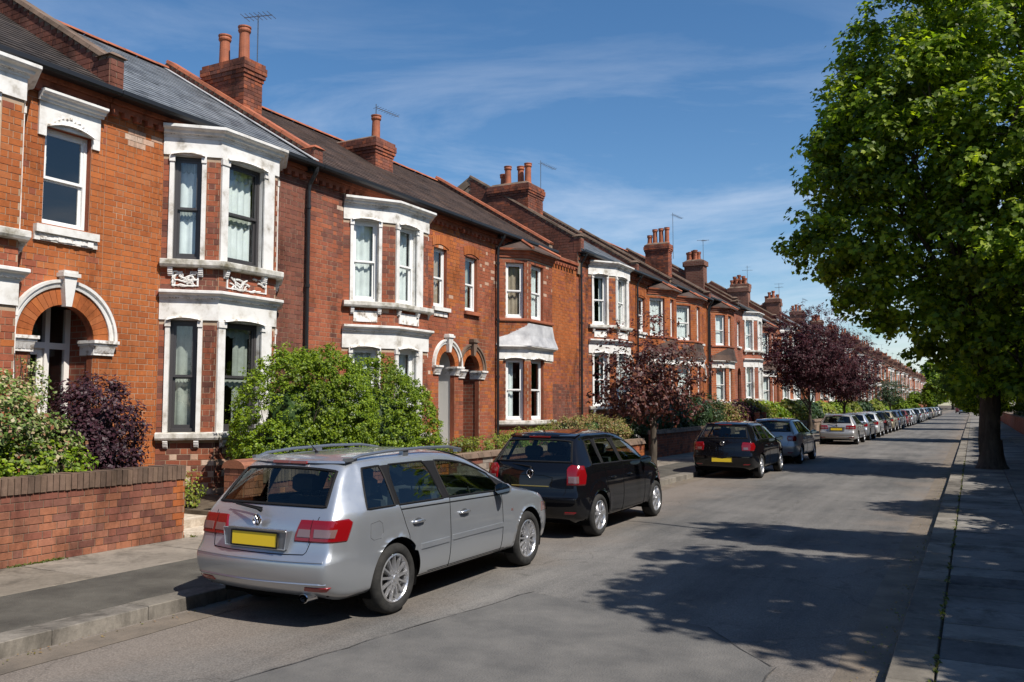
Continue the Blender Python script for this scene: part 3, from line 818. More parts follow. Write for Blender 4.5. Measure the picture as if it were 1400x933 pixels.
def parapet(root, u, h=.32, th=.24, bm=None, cm=None, kneeler=True, v1=.08, detail=1, only_front=False, name='party_parapet', low=6.9):
    """raised party wall: brick cheek under coping stones, kneeler block at the eaves"""
    bm = bm or M['brick_brown']; cm = cm or M['coping_stone']
    zt0, zt1 = EAVE + .12 + h, RIDGE + h
    mb = MB(); a, b = u - th / 2, u + th / 2
    prof = [(v1, low), (v1, zt0), (RV, zt1), (-DEPTH - .1, zt0), (-DEPTH - .1, low)]
    mb.poly([(v, a, z) for v, z in prof]); mb.poly([(v, b, z) for v, z in reversed(prof)])
    for i in range(len(prof) - 1):
        (v0_, z0_), (v1_, z1_) = prof[i], prof[i + 1]
        mb.poly([(v0_, a, z0_), (v0_, b, z0_), (v1_, b, z1_), (v1_, a, z1_)])
    p = mb.build(name, M['far_red'] if detail == 0 else M['mortar_dark'], root)
    if detail:
        # brick courses on the cheek that faces the camera
        R = random.Random(int(u * 10)); st = MB(); z = low
        while z < zt1 - .1:
            vmax = v1 if z + .1 < zt0 else RV + (zt1 - z - .1) / (zt1 - zt0) * (v1 - RV)
            v = RV; k = int(z * 10) % 2
            v += .06 * k
            while v < vmax - .04:
                l = .235 if k % 2 else .115
                e = min(v + l, vmax)
                st.box(v + .005, e - .006, a - .012 - R.uniform(0, .004), a + .01, z + .005, z + .094); v += l; k += 1
            z += .1
        st.build('brickwork', bm, p, kind='stuff')
    sl = math.hypot(v1 + .1 - RV, zt1 - zt0); n = 11 if detail else 1
    d = Vector((RV - v1, 0, zt1 - zt0)) / n
    for i in range(n):
        q = Vector((v1, u, zt0)) + d * i; nrm = Vector((-(d.z), 0, d.x)).normalized() * -1
        c = MB(); g = .012 if detail else 0; w = th / 2 + .04
        A = q + d * (g if i else -.06); B = q + d * (1 - g)
        A2 = A + nrm * .07; B2 = B + nrm * .07
        c.hexa([(A.x, u - w, A.z), (A.x, u + w, A.z), (B.x, u + w, B.z), (B.x, u - w, B.z), (A2.x, u - w + .02, A2.z), (A2.x, u + w - .02, A2.z), (B2.x, u + w - .02, B2.z), (B2.x, u - w + .02, B2.z)])
        c.build('coping_stone', cm, p)
    if kneeler:
        zk = zt0 + .06; hw = .13; lo = EAVE - .06
        k = MB(); k.box(v1 - .16, v1 + .12, u - hw, u + hw, lo, zk)
        kk = k.build('kneeler', M['brick_brown'] if detail == 0 else M['mortar_dark'], root)
        if detail:
            st = MB(); R = random.Random(4)
            for i in range(int((zk - lo) / .1)):
                z = lo + .01 + i * .1
                for ua, ue in (((u - hw, u - .01), (u + .0, u + hw)) if i % 2 else ((u - hw, u + hw),)): st.box(v1 + .11, v1 + .13 + R.uniform(0, .003), ua + .004, ue - .004, z, z + .09)
                st.box(v1 - .16, v1 + .115, u - hw - .012, u - hw + .02, z, z + .09)
            st.build('brickwork', bm, kk, kind='stuff')
        c = MB(); z = zk
        c.hexa([(v1 - .2, u - hw - .05, z), (v1 + .17, u - hw - .05, z), (v1 + .17, u + hw + .05, z), (v1 - .2, u + hw + .05, z), (v1 - .2, u - .07, z + .1), (v1 + .08, u - .06, z + .08), (v1 + .08, u + .06, z + .08), (v1 - .2, u + .07, z + .1)])
        c.build('kneeler_cap', cm, root)
    return p

def pot(parent, v, u, z, h=.75, r=.135, mat=None, tilt=0):
    b = MB()
    b.lathe([(r * 1.15, 0), (r * 1.15, .05), (r * .95, .09), (r * .86, h - .16), (r * 1.05, h - .13), (r * 1.12, h - .1), (r * 1.02, h - .05), (r * 1.15, h - .03), (r * 1.15, h), (r * .9, h), (r * .85, h - .25)], (0, 0, 0), seg=16)
    return link('chimney_pot', b.mesh('chimney_pot', mat or M['terracotta'], smooth=False), parent, (v, u, z), rot=(tilt, random.uniform(-.02, .02), 0))

def chimney(root, v0, v1, u0, u1, zb, zt, pots, detail=1, bm=None, aerial=None):
    """stack > brickwork, corbel, chimney_pot; pots: (v,u,h)"""
    bm = bm or [M['brick_brown'], M['brick_red']]
    mb = MB(); mb.box(v0, v1, u0, u1, zb, zt - .05)
    c = mb.build('chimney', M['mortar_dark'] if detail else M['far_brown'], root)
    R = random.Random(int(u0 * 7)); n = int((zt - zb) / .09); st = MB()
    if detail:
        for i in range(n):
            z = zb + i * .09; o = .012
            if i == n - 5: o = .035
            if i == n - 4: o = .065
            if i >= n - 3: o = .09 if i < n - 1 else .06
            for side in range(2):
                A, B = (v0 - o, v1 + o) if side == 0 else (u0 - o, u1 + o)
                x = A; k = i
                while x < B - .01:
                    l = .225 if k % 2 else .11; e = min(x + l, B); g = R.uniform(-.003, .006)
                    if B - e < .05: e = B
                    if side == 0:
                        st.box(x + .004, e - .004, u0 - o - g, u0, z + .004, z + .084, R.choice((0, 0, 0, 1)))
                    else:
                        st.box(v1, v1 + o + g, x + .004, e - .004, z + .004, z + .084, R.choice((0, 0, 1)))
                    x = e; k += 1
            st.box(v0 - o, v1 + o - .02, u0 - o + .02, u1 + o, z + .002, z + .088, 0)
        st.build('brickwork', bm, c, kind='stuff')
    else:
        st.box(v0 - .08, v1 + .08, u0 - .08, u1 + .08, zt - .35, zt - .06); st.build('corbel', M['far_brown'], c)
    fl = MB(); fl.hexa([(v0 - .02, u0 - .02, zt - .05), (v1 + .02, u0 - .02, zt - .05), (v1 + .02, u1 + .02, zt - .05), (v0 - .02, u1 + .02, zt - .05), (v0 + .1, u0 + .08, zt + .05), (v1 - .1, u0 + .08, zt + .05), (v1 - .1, u1 - .08, zt + .05), (v0 + .1, u1 - .08, zt + .05)])
    fl.build('flaunching', M['coping_stone'], c)
    for p in pots: pot(c, p[0], p[1], zt + .01, p[2], *(p[3:]))
    if aerial:
        av, au, h, kind = aerial
        a = MB(); a.tube([(av, au, zt - .8), (av, au, zt + h)], .016, 5)
        if kind == 0:
            a.tube([(av - .35, au - .1, zt + h - .05), (av + .35, au + .1, zt + h - .05)], .012, 4)
            for k in range(7):
                q = -.33 + k * .11; a.tube([(av + q + .05, au + q * .28 - .2, zt + h - .05), (av + q - .05, au + q * .28 + .2, zt + h - .05)], .007, 4)
        else:
            a.tube([(av, au, zt + h - .1), (av + .3, au + .75, zt + h - .22)], .012, 4)
            for k in range(9):
                q = k / 9; x, y, z = av + .3 * q, au + .75 * q, zt + h - .1 - .12 * q; a.tube([(x - .14, y + .05, z), (x + .14, y - .05, z)], .006, 4)
        a.tube([(av, au, zt - .5), (av + .0, au - .1, zt - .5)], .012, 4)
        a.build('aerial', M['aerial'], c)
    return c

def gutter(root, u0, u1, v=.27, z=EAVE - .03):
    mb = MB(); mb.sweep([(v, u0), (v, u1)], [(0, z + .05), (0, z - .03), (.03, z - .06), (.08, z - .06), (.11, z - .02), (.11, z + .05), (.1, z + .05), (.1, z - .01), (.01, z - .01), (.01, z + .05)])
    mb.build('gutter', M['gutter'], root)
    mb = MB(); mb.box(.02, v + .02, u0, u1, z - .05, z - .01); mb.build('soffit', M['gutter'], root)

def downpipe(root, u, z0=.4, z1=EAVE - .15, v=.10, mat=None, r=.042):
    mb = MB(); mb.tube([(.33, u, z1 + .1), (.30, u, z1 - .02), (v + .02, u, z1 - .28), (v, u, z1 - .42), (v, u, z0)], r, 8)
    for z in np.arange(z0 + .6, z1 - .4, 1.7): mb.tube([(v, u, z), (v, u, z + .07)], r * 1.35, 8)
    mb.box(v - .04, v + .13, u - .09, u + .09, z1 - .02, z1 + .13)
    mb.build('downpipe', mat or M['gutter'], root)

def bay(root, b, detail, mats, pick, limit, seed):
    uL, c1, c2, uR = b['u']; d = b.get('d', .7); dz = b.get('dz', 0); st = b.get('style', 'white'); om = b.get('wall')
    path = [(0, uL), (d, c1), (d, c2), (0, uR)]
    Z = dict(sill0=1.30 + dz, sill1=1.42 + dz, w1=3.40 + dz, f1=3.74 + dz, c1=3.92 + dz, p1=4.30 + dz, s2=4.46 + dz, w2=6.34 + dz, f2=6.66 + dz, c2=6.86 + dz)
    if st == 'brick': Z.update(w1=3.28 + dz, f1=3.56 + dz, c1=3.68 + dz, p1=4.42 + dz, s2=4.50 + dz, w2=6.20 + dz, f2=6.34 + dz, c2=6.62 + dz)
    fm = M[b.get('frame', 'frame_white')]; segs = []
    for i in range(3):
        (x0, y0), (x1, y1) = path[i], path[i + 1]; Ls = math.hypot(x1 - x0, y1 - y0)
        P = frame(x0, y0, x1 - x0, y1 - y0)
        if st == 'white': fr = {0: (.19, .67), 1: (.115, .74), 2: (.33, .81)}[i]
        else: fr = {0: (.27, .86), 1: (.12, .62), 2: (.2, .75)}[i]
        fr = b.get('fr', {}).get(i, fr)
        ops = [dict(u0=fr[0] * Ls, u1=fr[1] * Ls, z0=Z['sill1'], z1=Z['w1']), dict(u0=fr[0] * Ls, u1=fr[1] * Ls, z0=Z['s2'], z1=Z['w2'])]
        segs.append((P, Ls, ops, fr))
        mb = MB(); backing(mb, P, 0, Ls, .15, Z['c2'] - .02, ops, mi=0, rmi=1, rev=.16)
        w = mb.build('bay_wall', [M['mortar'] if detail else mats[0], M['white'] if st == 'white' else (M['far_orange'] if not detail else M['brick_red'])], root)
        if detail:
            zones = [(.15, Z['sill0'] - .02), (Z['sill1'], Z['w1'] if st == 'white' else Z['w1'] + .0), (Z['c1'] if st == 'white' else Z['c1'] + .02, Z['p1'] + .02), (Z['s2'], Z['w2'] if st == 'white' else Z['f2'])]
            fro = (x0, y0, math.atan2(y1 - y0, x1 - x0))
            bo = []
            for o in ops:
                q = dict(o); 
                if st == 'white': q['u0'] -= .08; q['u1'] += .08 if i != 1 else b.get('jr', .26) + .04; q['u0'] = 0 if i == 1 else q['u0']
                bo.append(q)
            for zi, (za, zb) in enumerate(zones):
                bricks(w, P, fro, 0, Ls, za, zb, bo, mats, pick, limit=(limit if i < 2 else 0), seed=seed + i * 5 + zi)
        for k, o in enumerate(ops):
            cu = b.get('curtain', {}).get((i, k), b.get('curtain', {}).get('all'))
            window(root, P, o['u0'] + .003, o['u1'] - .003, o['z0'] + .02, o['z1'] - .003, fm, cu, setback=.10, far=not detail, lace=bool(cu) and b.get('lace', False) and i < 2)
            if st == 'white':
                j = MB(); a, e = o['u0'], o['u1']; wl = .075 if i != 1 else a - .002; wr = .075 if i != 1 else min(b.get('jr', .26), Ls - e - .002)
                j.fbox(P, a - wl, a + .0, -.02, .035, o['z0'] - .01, o['z1'] + .02); j.fbox(P, e, e + wr, -.02, .035, o['z0'] - .01, o['z1'] + .02)
                j.fbox(P, a - wl - .01, a + .012, .0, .055, o['z1'] - .12, o['z1'] - .02); j.fbox(P, e - .012, e + min(wr, .09), .0, .055, o['z1'] - .12, o['z1'] - .02)
                j.build('window_jamb', M['white'], root)
            if detail and i < 2:
                h = MB(); zt = o['z1']; cu_ = (o['u0'] + o['u1']) / 2; ww = o['u1'] - o['u0']
                if st == 'white' or k == 0:
                    K = 10
                    for q in range(K):
                        t0, t1 = -1 + 2 * q / K, -1 + 2 * (q + 1) / K
                        f = lambda t: zt - .015 + .05 * (1 - t * t)
                        h.hexa([P(cu_ + t0 * (ww / 2 + .05), .10, f(t0)), P(cu_ + t1 * (ww / 2 + .05), .10, f(t1)), P(cu_ + t1 * (ww / 2 + .05), 0, f(t1)), P(cu_ + t0 * (ww / 2 + .05), 0, f(t0)),
                                P(cu_ + t0 * (ww / 2 + .05), .08, f(t0) + .035), P(cu_ + t1 * (ww / 2 + .05), .08, f(t1) + .035), P(cu_ + t1 * (ww / 2 + .05), 0, f(t1) + .04), P(cu_ + t0 * (ww / 2 + .05), 0, f(t0) + .04)])
                    foliate(h, P, cu_, ww * .8, zt + .05, .075, seed + i + k * 3)
                    h.build('window_head', M['white_worn'], root)
    # friezes
    if st == 'white':
        zs = [(Z['w1'], Z['f1'] + .01), (Z['w2'], Z['f2'] + .01)]
    else: zs = [(Z['w1'] + .0, Z['f1'] + .01)]
    for za, zb in zs:
        f = MB(); f.sweep(path, [(-.01, za), (.03, za), (.03, zb), (-.01, zb)]); f.build('frieze', M['white'], root)
    # cornices
    cm = M['white']
    c = MB(); c.sweep(path, cornice_prof(Z['f1'], Z['c1'] - Z['f1'], .16))
    c.poly([(v, u, Z['c1'] - .004) for v, u in path]); c.build('cornice', cm, root)
    if detail:
        de = MB(); z = Z['f1'] + .035
        for P, Ls, ops, fr in segs[:2]:
            n = int(Ls / .05)
            for k in range(n): de.fbox(P, k * .05 + .01, k * .05 + .036, .03, .075 + .01 * random.random(), z, z + .032)
        if st == 'white':
            z = Z['f2'] + .035
            for P, Ls, ops, fr in segs[:2]:
                n = int(Ls / .05)
                for k in range(n): de.fbox(P, k * .05 + .01, k * .05 + .036, .03, .075 + .01 * random.random(), z, z + .032)
        de.build('cornice_beading', M['white_worn'], root, kind='stuff')
    if st == 'white':
        c = MB(); c.sweep(path, cornice_prof(Z['f2'], Z['c2'] - Z['f2'], .20)); c.poly([(v, u, Z['c2'] - .004) for v, u in path]); c.build('cornice', cm, root)
        if b.get('rail'):
            pass
    else:
        c = MB(); c.sweep(path, [(0, Z['f2']), (.04, Z['f2'] + .02), (.05, Z['f2'] + .1), (.09, Z['f2'] + .12), (.10, Z['f2'] + .2), (.16, Z['f2'] + .22), (.18, Z['c2']), (0, Z['c2'])])
        c.build('cornice', M['terracotta'] if detail else M['far_red'], root)
        # small tiled hip over the bay, running up into the main roof
        r = MB(); e = .24; z0, z1 = Z['c2'] - .01, Z['c2'] + .75
        o = [(0, uL - e * .6), (d + e, c1 - .12), (d + e, c2 + .12), (0, uR + e * .6)]
        top = [(-.75, uL + .9), (-.35, (c1 + c2) / 2 - .12), (-.35, (c1 + c2) / 2 + .12), (-.75, uR - .9)]
        for i in range(3):
            r.poly([(o[i][0], o[i][1], z0), (o[i + 1][0], o[i + 1][1], z0), (top[i + 1][0], top[i + 1][1], z1), (top[i][0], top[i][1], z1)])
            r.poly([(o[i][0], o[i][1], z0 - .05), (o[i + 1][0], o[i + 1][1], z0 - .05), (o[i + 1][0], o[i + 1][1], z0), (o[i][0], o[i][1], z0)])
        r.poly([(v, u, z0 - .05) for v, u in reversed(o)])
        rr = r.build('bay_roof', b.get('roofmat', M['tile_brown']), root)
        hp = MB()
        for i in (1, 2): hp.tube([(o[i][0], o[i][1], z0 + .02), (top[i][0], top[i][1], z1 + .03)], .055, 6)
        hp.build('hip_tile', M['terracotta'], rr)
    if st == 'brick':
        # little lead hipped roof over the ground floor window
        r = MB(); z0, z1 = Z['c1'] - .005, Z['p1'] - .05
        a = [(0, uL - .1), (d + .17, c1 - .1), (d + .17, c2 + .1), (0, uR + .1)]; t = [(.0, uL + .08), (d + .02, c1 + .02), (d + .02, c2 - .02), (.0, uR - .08)]
        for i in range(3):
            m0 = [(x * .35 + y * .65) for x, y in zip(a[i], t[i])]; m1 = [(x * .35 + y * .65) for x, y in zip(a[i + 1], t[i + 1])]; zm = z0 + (z1 - z0) * .45
            r.poly([(a[i][0], a[i][1], z0), (a[i + 1][0], a[i + 1][1], z0), (m1[0], m1[1], zm), (m0[0], m0[1], zm)])
            r.poly([(m0[0], m0[1], zm), (m1[0], m1[1], zm), (t[i + 1][0], t[i + 1][1], z1), (t[i][0], t[i][1], z1)])
        r.build('bay_apron_roof', M['lead'] if b.get('lead') else M['tile_brown'], root)
    # sills
    s = MB(); s.sweep(path, slab_prof(Z['sill0'], Z['sill1'], .13)); s.build('sill', M['stone_sill'], root)
    s = MB(); s.sweep(path, slab_prof(Z['p1'] + (.03 if st == 'white' else 0), Z['s2'], .15 if st == 'white' else .06)); s.build('sill', M['stone_sill'] if st == 'white' else (M['terracotta'] if detail else M['far_red']), root)
    s = MB()
    for P, Ls, ops, fr in segs:
        for o in ops:
            for u in (o['u0'] - .02, o['u1'] + .02):
                if st == 'white': console(s, P, u, .08, o['z0'] - (.29 if o['z0'] > 4 else .26), o['z0'] - .13, .11)
    s.build('sill_brackets', M['white_worn'], root, kind='stuff') if s.f else None
    # carved panels between the floors
    if st == 'white' and detail:
        for si, (P, Ls, ops, fr) in enumerate(segs[:2]):
            o = ops[1]; a, e = o['u0'] + .02, o['u1'] - .02 + (.12 if si == 1 else 0); z0, z1 = Z['c1'] + .08, Z['p1'] - .05
            p = MB(); R = random.Random(seed + si)
            if b.get('panel') == 'plain':
                p.fbox(P, a, e, .0, .03, z0, z1)
            else:
                # crazed white remains of the paint with raised veins
                p.fbox(P, a - .01, a + .02, .0, .026, z0, z1); p.fbox(P, e - .02, e + .01, .0, .026, z0, z1); p.fbox(P, a + .021, e - .021, .0, .026, z0, z0 + .02)
                for q in range(22):
                    u, z = R.uniform(a, e), R.uniform(z0, z1); an = R.uniform(0, 6.28); pts = [P(u, .02, z)]
                    for w_ in range(4):
                        an += R.uniform(-.9, .9); u += math.cos(an) * .055; z += math.sin(an) * .045; u = min(max(u, a), e); z = min(max(z, z0), z1); pts.append(P(u, .022, z))
                    p.tube(pts, [R.uniform(.009, .021) for _ in pts], 5)
            p.build('panel', M['white_worn'] if b.get('panel') == 'plain' else M['white'], root)
    lid = MB(); lid.poly([(v, u, Z['c2'] - .03) for v, u in [(-.3, uL), (d, c1), (d, c2), (-.3, uR)]]); lid.build('bay_ceiling', M['lead'], root)
    return Z

def door_porch(root, P, c, r, zs, style, detail, kind=0, D=.62):
    """recessed porch behind the arch: door, side light, fanlight"""
    z0 = .42; w = MB()
    w.fbox(P, c - r - .3, c - r - .02, -D - .1, -.14, z0, 3.9); w.fbox(P, c + r + .02, c + r + .3, -D - .1, -.14, z0, 3.9)
    w.fbox(P, c - r - .3, c + r + .3, -D - .1, -.14, zs + r + .05, zs + r + .1); w.fbox(P, c - r - .3, c + r + .3, -D - .1, .3, z0 - .3, z0)
    w.build('porch', M['door_white'] if kind == 1 and detail else M['far_red'], root)
    f = MB(); dm = M['door_white'] if kind != 2 else M['door_dark']
    a, e = c - r + .0, c + r - .0; v = -D + .02
    def bar(x0, x1, y0, y1, va=-D - .04, vb=v): f.fbox(P, x0, x1, va, vb, y0, y1)
    bar(a - .02, a + .07, z0, zs + r); bar(e - .07, e + .02, z0, zs + r); xm = a + (e - a) * .62
    bar(xm - .04, xm + .04, z0, zs + r, vb=v + .03); bar(a + .07, xm - .04, zs - .14, zs - .04, vb=v + .03); bar(xm + .04, e - .07, zs - .14, zs - .04)
    f.build('door_frame', M['door_white'], root)
    d = MB(); zt = zs - .14
    def db(x0, x1, y0, y1, vb=v - .02): d.fbox(P, x0, x1, -D - .03, vb, y0, y1)
    x0, x1 = a + .07, xm - .04
    db(x0, x0 + .09, z0, zt); db(x1 - .09, x1, z0, zt); db(x0 + .09, x1 - .09, zt - .1, zt); db(x0 + .09, x1 - .09, z0, z0 + .2); db(x0 + .09, x1 - .09, z0 + .8, z0 + .95)
    db(x0 + .09, x1 - .09, z0 + .2, z0 + .8, v - .045)
    dd = d.build('door', dm, root)
    g = MB(); g.poly([P(x0 + .09, v - .04, z0 + .95), P(x1 - .09, v - .04, z0 + .95), P(x1 - .09, v - .04, zt - .1), P(x0 + .09, v - .04, zt - .1)]); g.build('pane', M['glass'], dd)
    k = MB(); k.fbox(P, x1 - .075, x1 - .03, v - .02, v + .03, z0 + .95, z0 + 1.05); k.build('handle', M['aerial'], dd)
    g = MB(); g.poly([P(xm + .04, v - .04, z0 + .4), P(e - .07, v - .04, z0 + .4), P(e - .07, v - .04, zs - .14), P(xm + .04, v - .04, zs - .14)])
    g.poly([P(a + .07, v - .04, zs - .04), P(xm - .04, v - .04, zs - .04), P(xm - .04, v - .04, zs + r), P(a + .07, v - .04, zs + r)])
    g.poly([P(xm + .04, v - .04, zs - .04), P(e - .07, v - .04, zs - .04), P(e - .07, v - .04, zs + r), P(xm + .04, v - .04, zs + r)])
    g.build('fanlight', M['glass'], root)
    b = MB(); b.fbox(P, xm + .04, e - .07, -D - .03, v - .03, z0, z0 + .4); b.build('door_panel', dm, root)

def shell(root, W):
    mb = MB(); i = .03
    for u in (i, W - i): mb.poly([(-.03, u, .1), (-DEPTH, u, .1), (-DEPTH, u, EAVE), (-.03, u, EAVE)])
    mb.poly([(-DEPTH, i, .1), (-DEPTH, W - i, .1), (-DEPTH, W - i, EAVE), (-DEPTH, i, EAVE)])
    mb.poly([(-3.6, i, .1), (-3.6, W - i, .1), (-3.6, W - i, EAVE), (-3.6, i, EAVE)])
    for z in (.45, 4.0, EAVE - .08): mb.poly([(-.03, i, z), (-DEPTH, i, z), (-DEPTH, W - i, z), (-.03, W - i, z)])
    mb.build('inner_shell', M['interior'], root)

def house(sp):
    s0, s1 = sp['s']; W = s1 - s0; detail = sp.get('detail', 1)
    root = thing('terraced_house', sp['label'], 'house', (FW + sp.get('dx', 0), s0, sp.get('raise', 0)), group='Victorian brick terraced houses along the street')
    mats = [M[x] for x in sp.get('bricks', ('brick_orange', 'brick_red', 'brick_brown'))] if detail else [M[sp.get('far', 'far_orange')]]
    pick = sp.get('pick') or pick_default(sp.get('bias', 0)); P = frame(0, 0, 0, 1)
    ops, bops = [], []
    for w in sp.get('windows', []): ops.append(dict(u0=w['u'][0], u1=w['u'][1], z0=w['z'][0], z1=w['z'][1]))
    for a in sp.get('arches', []): ops.append(dict(u0=a['c'] - a['r'], u1=a['c'] + a['r'], z0=.42, z1=a['zs'], arch=True, ring=a.get('ring', .22)))
    for b in sp.get('bays', []):
        dz = b.get('dz', 0)
        for za, zb in ((1.3, 3.3), (4.5, 6.3)): bops.append(dict(u0=b['u'][0] + .15, u1=b['u'][3] - .15, z0=za + dz, z1=zb + dz, rev=.02))
    mb = MB(); backing(mb, P, 0, W, .1, EAVE, ops + bops, rmi=1)
    fw = mb.build('front_wall', [M['mortar'] if detail else mats[0], M['brick_red'] if detail else mats[0]], root)
    if detail:
        bb = [dict(o) for o in ops]
        for b in sp.get('bays', []): bb.append(dict(u0=b['u'][0], u1=b['u'][3], z0=0, z1=EAVE - .2))
        for w in sp.get('windows', []):
            if w.get('lintel') == 'white': bb.append(dict(u0=w['u'][0] - .12, u1=w['u'][1] + .12, z0=w['z'][1], z1=w['z'][1] + .42))
        bricks(fw, P, (0, 0, math.pi / 2), 0, W, .2, EAVE - .05, bb, mats, pick, limit=sp.get('limit', 0), seed=int(s0 * 3), eye=Vector((-FW, -s0, 2.5)))
        d = MB()
        for k in range(int(W / .23)): d.box(0.012, .11, k * .23 + .02, k * .23 + .13, EAVE - .34, EAVE - .25)
        d.box(.0, .075, 0.01, W - .01, EAVE - .25, EAVE - .16); d.box(.0, .13, 0.01, W - .01, EAVE - .157, EAVE - .06)
        d.build('dentil_course', mats[1], root, kind='stuff')
    for w in sp.get('windows', []):
        (a, b_), (za, zb) = w['u'], w['z']
        window(root, P, a + .003, b_ - .003, za + .01, zb - .003, M[w.get('frame', 'frame_white')], w.get('curtain'), far=not detail, bars=w.get('bars', 0))
        li = w.get('lintel')
        if li == 'white':
            l = MB(); l.fbox(P, a - .13, b_ + .13, -.02, .04, zb - .0, zb + .36); l.fbox(P, a - .13, a - .002, -.02, .038, zb - .17, zb + .001); l.fbox(P, b_ + .002, b_ + .13, -.02, .038, zb - .17, zb + .001)
            l.build('lintel', M['white'], root)
            c = MB(); c.sweep([(.04, a - .16), (.04, b_ + .16)], cornice_prof(zb + .36, .16, .16)); c.build('cornice', M['white'], root)
            h = MB(); cu = (a + b_) / 2; ww = b_ - a; K = 10
            for q in range(K):
                t0, t1 = -1 + 2 * q / K, -1 + 2 * (q + 1) / K; f = lambda t: zb - .02 + .09 * (1 - t * t)
                h.hexa([P(cu + t0 * ww / 2, .1, f(t0)), P(cu + t1 * ww / 2, .1, f(t1)), P(cu + t1 * ww / 2, .03, f(t1)), P(cu + t0 * ww / 2, .03, f(t0)), P(cu + t0 * ww / 2, .085, f(t0) + .035), P(cu + t1 * ww / 2, .085, f(t1) + .035), P(cu + t1 * ww / 2, .03, f(t1) + .04), P(cu + t0 * ww / 2, .03, f(t0) + .04)])
            foliate(h, frame(.035, 0, 0, 1), cu, ww * .7, zb + .08, .05, 5); h.build('window_head', M['white_worn'], root)
            s = MB(); s.fbox(P, a - .14, b_ + .14, -.02, .10, za - .12, za + .0); s.fbox(P, a - .14, b_ + .14, -.02, .05, za - .24, za - .122); s.build('sill', M['white'], root)
            s = MB(); R = random.Random(3)
            for q in range(12):
                u = a + (b_ - a) * q / 11; s.fbox(P, u - .05, u + .05, .05, .05 + R.uniform(.01, .03), za - .24 + R.uniform(0, .03), za - .16 + R.uniform(-.03, .02))
            s.build('carved_panel', M['white_worn'], root)
        elif li == 'brick':
            l = MB(); K = 9; ww = b_ - a + .16; cu = (a + b_) / 2
            for q in range(K):
                t0, t1 = -1 + 2 * (q + .04) / K, -1 + 2 * (q + .96) / K; f = lambda t: .09 * (1 - t * t)
                l.hexa([P(cu + t0 * ww / 2, .028, zb + f(t0)), P(cu + t1 * ww / 2, .028, zb + f(t1)), P(cu + t1 * ww / 2, 0, zb + f(t1)), P(cu + t0 * ww / 2, 0, zb + f(t0)), P(cu + t0 * ww / 1.9, .028, zb + .24 + f(t0)), P(cu + t1 * ww / 1.9, .028, zb + .24 + f(t1)), P(cu + t1 * ww / 1.9, 0, zb + .24 + f(t1)), P(cu + t0 * ww / 1.9, 0, zb + .24 + f(t0))])
            l.build('window_arch', mats[0], root)
            s = MB(); s.fbox(P, a - .08, b_ + .08, -.02, .1, za - .1, za); s.build('sill', M['white'] if w.get('wsill', True) else M['terracotta'], root)
            if w.get('wsill', True) and detail:
                s = MB(); s.fbox(P, a - .0, b_ + .0, -.0, .035, za - .24, za - .12); s.build('panel', M['white_worn'], root)
    for a in sp.get('arches', []):
        c, r, zs = a['c'], a['r'], a['zs']; rg = a.get('ring', .22)
        if detail:
            arch_trim(root, P, c, zs, r, r + rg, mats[0], ind=detail > 1, n=a.get('n', 17))
            mm = M['white'] if a.get('white', True) else M['coping_stone']
            arch_moulding(root, P, c, zs, r + rg, [(0, 0), (0, .05), (.035, .06), (.04, .045), (.07, .05), (.075, .085), (.12, .09), (.125, 0)], mm)
            k = MB(); z = zs + r
            k.hexa([P(c - .05, .12, z - .03), P(c + .05, .12, z - .03), P(c + .05, 0, z - .03), P(c - .05, 0, z - .03), P(c - .11, .15, z + rg + .16), P(c + .11, .15, z + rg + .16), P(c + .11, 0, z + rg + .16), P(c - .11, 0, z + rg + .16)])
            k.fbox(P, c - .15, c + .15, -.0, .18, z + rg + .161, z + rg + .22); k.fbox(P, c - .12, c + .12, .0, .15, z + rg + .221, z + rg + .26)
            k.build('keystone', mm, root)
            for sg in (-1, 1):
                q = MB(); ui, uo = c + sg * (r - .06), c + sg * (r + rg + .13); x0, x1 = min(ui, uo), max(ui, uo)
                q.fbox(P, x0, x1, -.3, .13, zs - .05, zs); q.fbox(P, x0 + .015, x1 - .015, -.3, .10, zs - .09, zs - .052); q.fbox(P, x0 + .045, x1 - .045, -.3, .05, zs - .24, zs - .092)
                for n in range(6):
                    t = x0 + .05 + (x1 - x0 - .1) * (n + .5) / 6; q.hexa([P(t - .025, .06, zs - .2), P(t + .025, .06, zs - .2), P(t + .025, .04, zs - .2), P(t - .025, .04, zs - .2), P(t - .03, .10, zs - .1), P(t + .03, .10, zs - .1), P(t + .03, .04, zs - .1), P(t - .03, .04, zs - .1)])
                q.build('capital', M['white_worn'], root)
        door_porch(root, P, c, r, zs, 0, detail, a.get('door', 0))
    for i, b in enumerate(sp.get('bays', [])): bay(root, b, detail, mats, sp.get('baypick') or pick, sp.get('baylimit', 0), int(s0) + i * 17)
    rm = M[sp.get('roof', 'slate')]
    ru = sp.get('roof_u', (0, W))
    roof(root, rm, ru[0], ru[1], sp.get('roofdetail', detail), seed=int(s0), **sp.get('tiles', {}))
    for p in sp.get('parapets', []): parapet(root, **{'detail': detail, **p})
    for c in sp.get('chimneys', []): chimney(root, **{'detail': detail, **c})
    gutter(root, ru[0] + .01, ru[1] - .01)
    for u in sp.get('pipes', []): downpipe(root, u)
    for f in sp.get('flash', []):
        u0, u1 = f; m = MB(); ez = EAVE + .07
        m.hexa([(.3, u0, ez), (.3, u1, ez), (RV, u1, RIDGE + .05), (RV, u0, RIDGE + .05), (.3, u0, ez + .02), (.3, u1, ez + .02), (RV, u1, RIDGE + .07), (RV, u0, RIDGE + .07)]); m.build('flashing', M['lead'], root)
    shell(root, W)
    return root

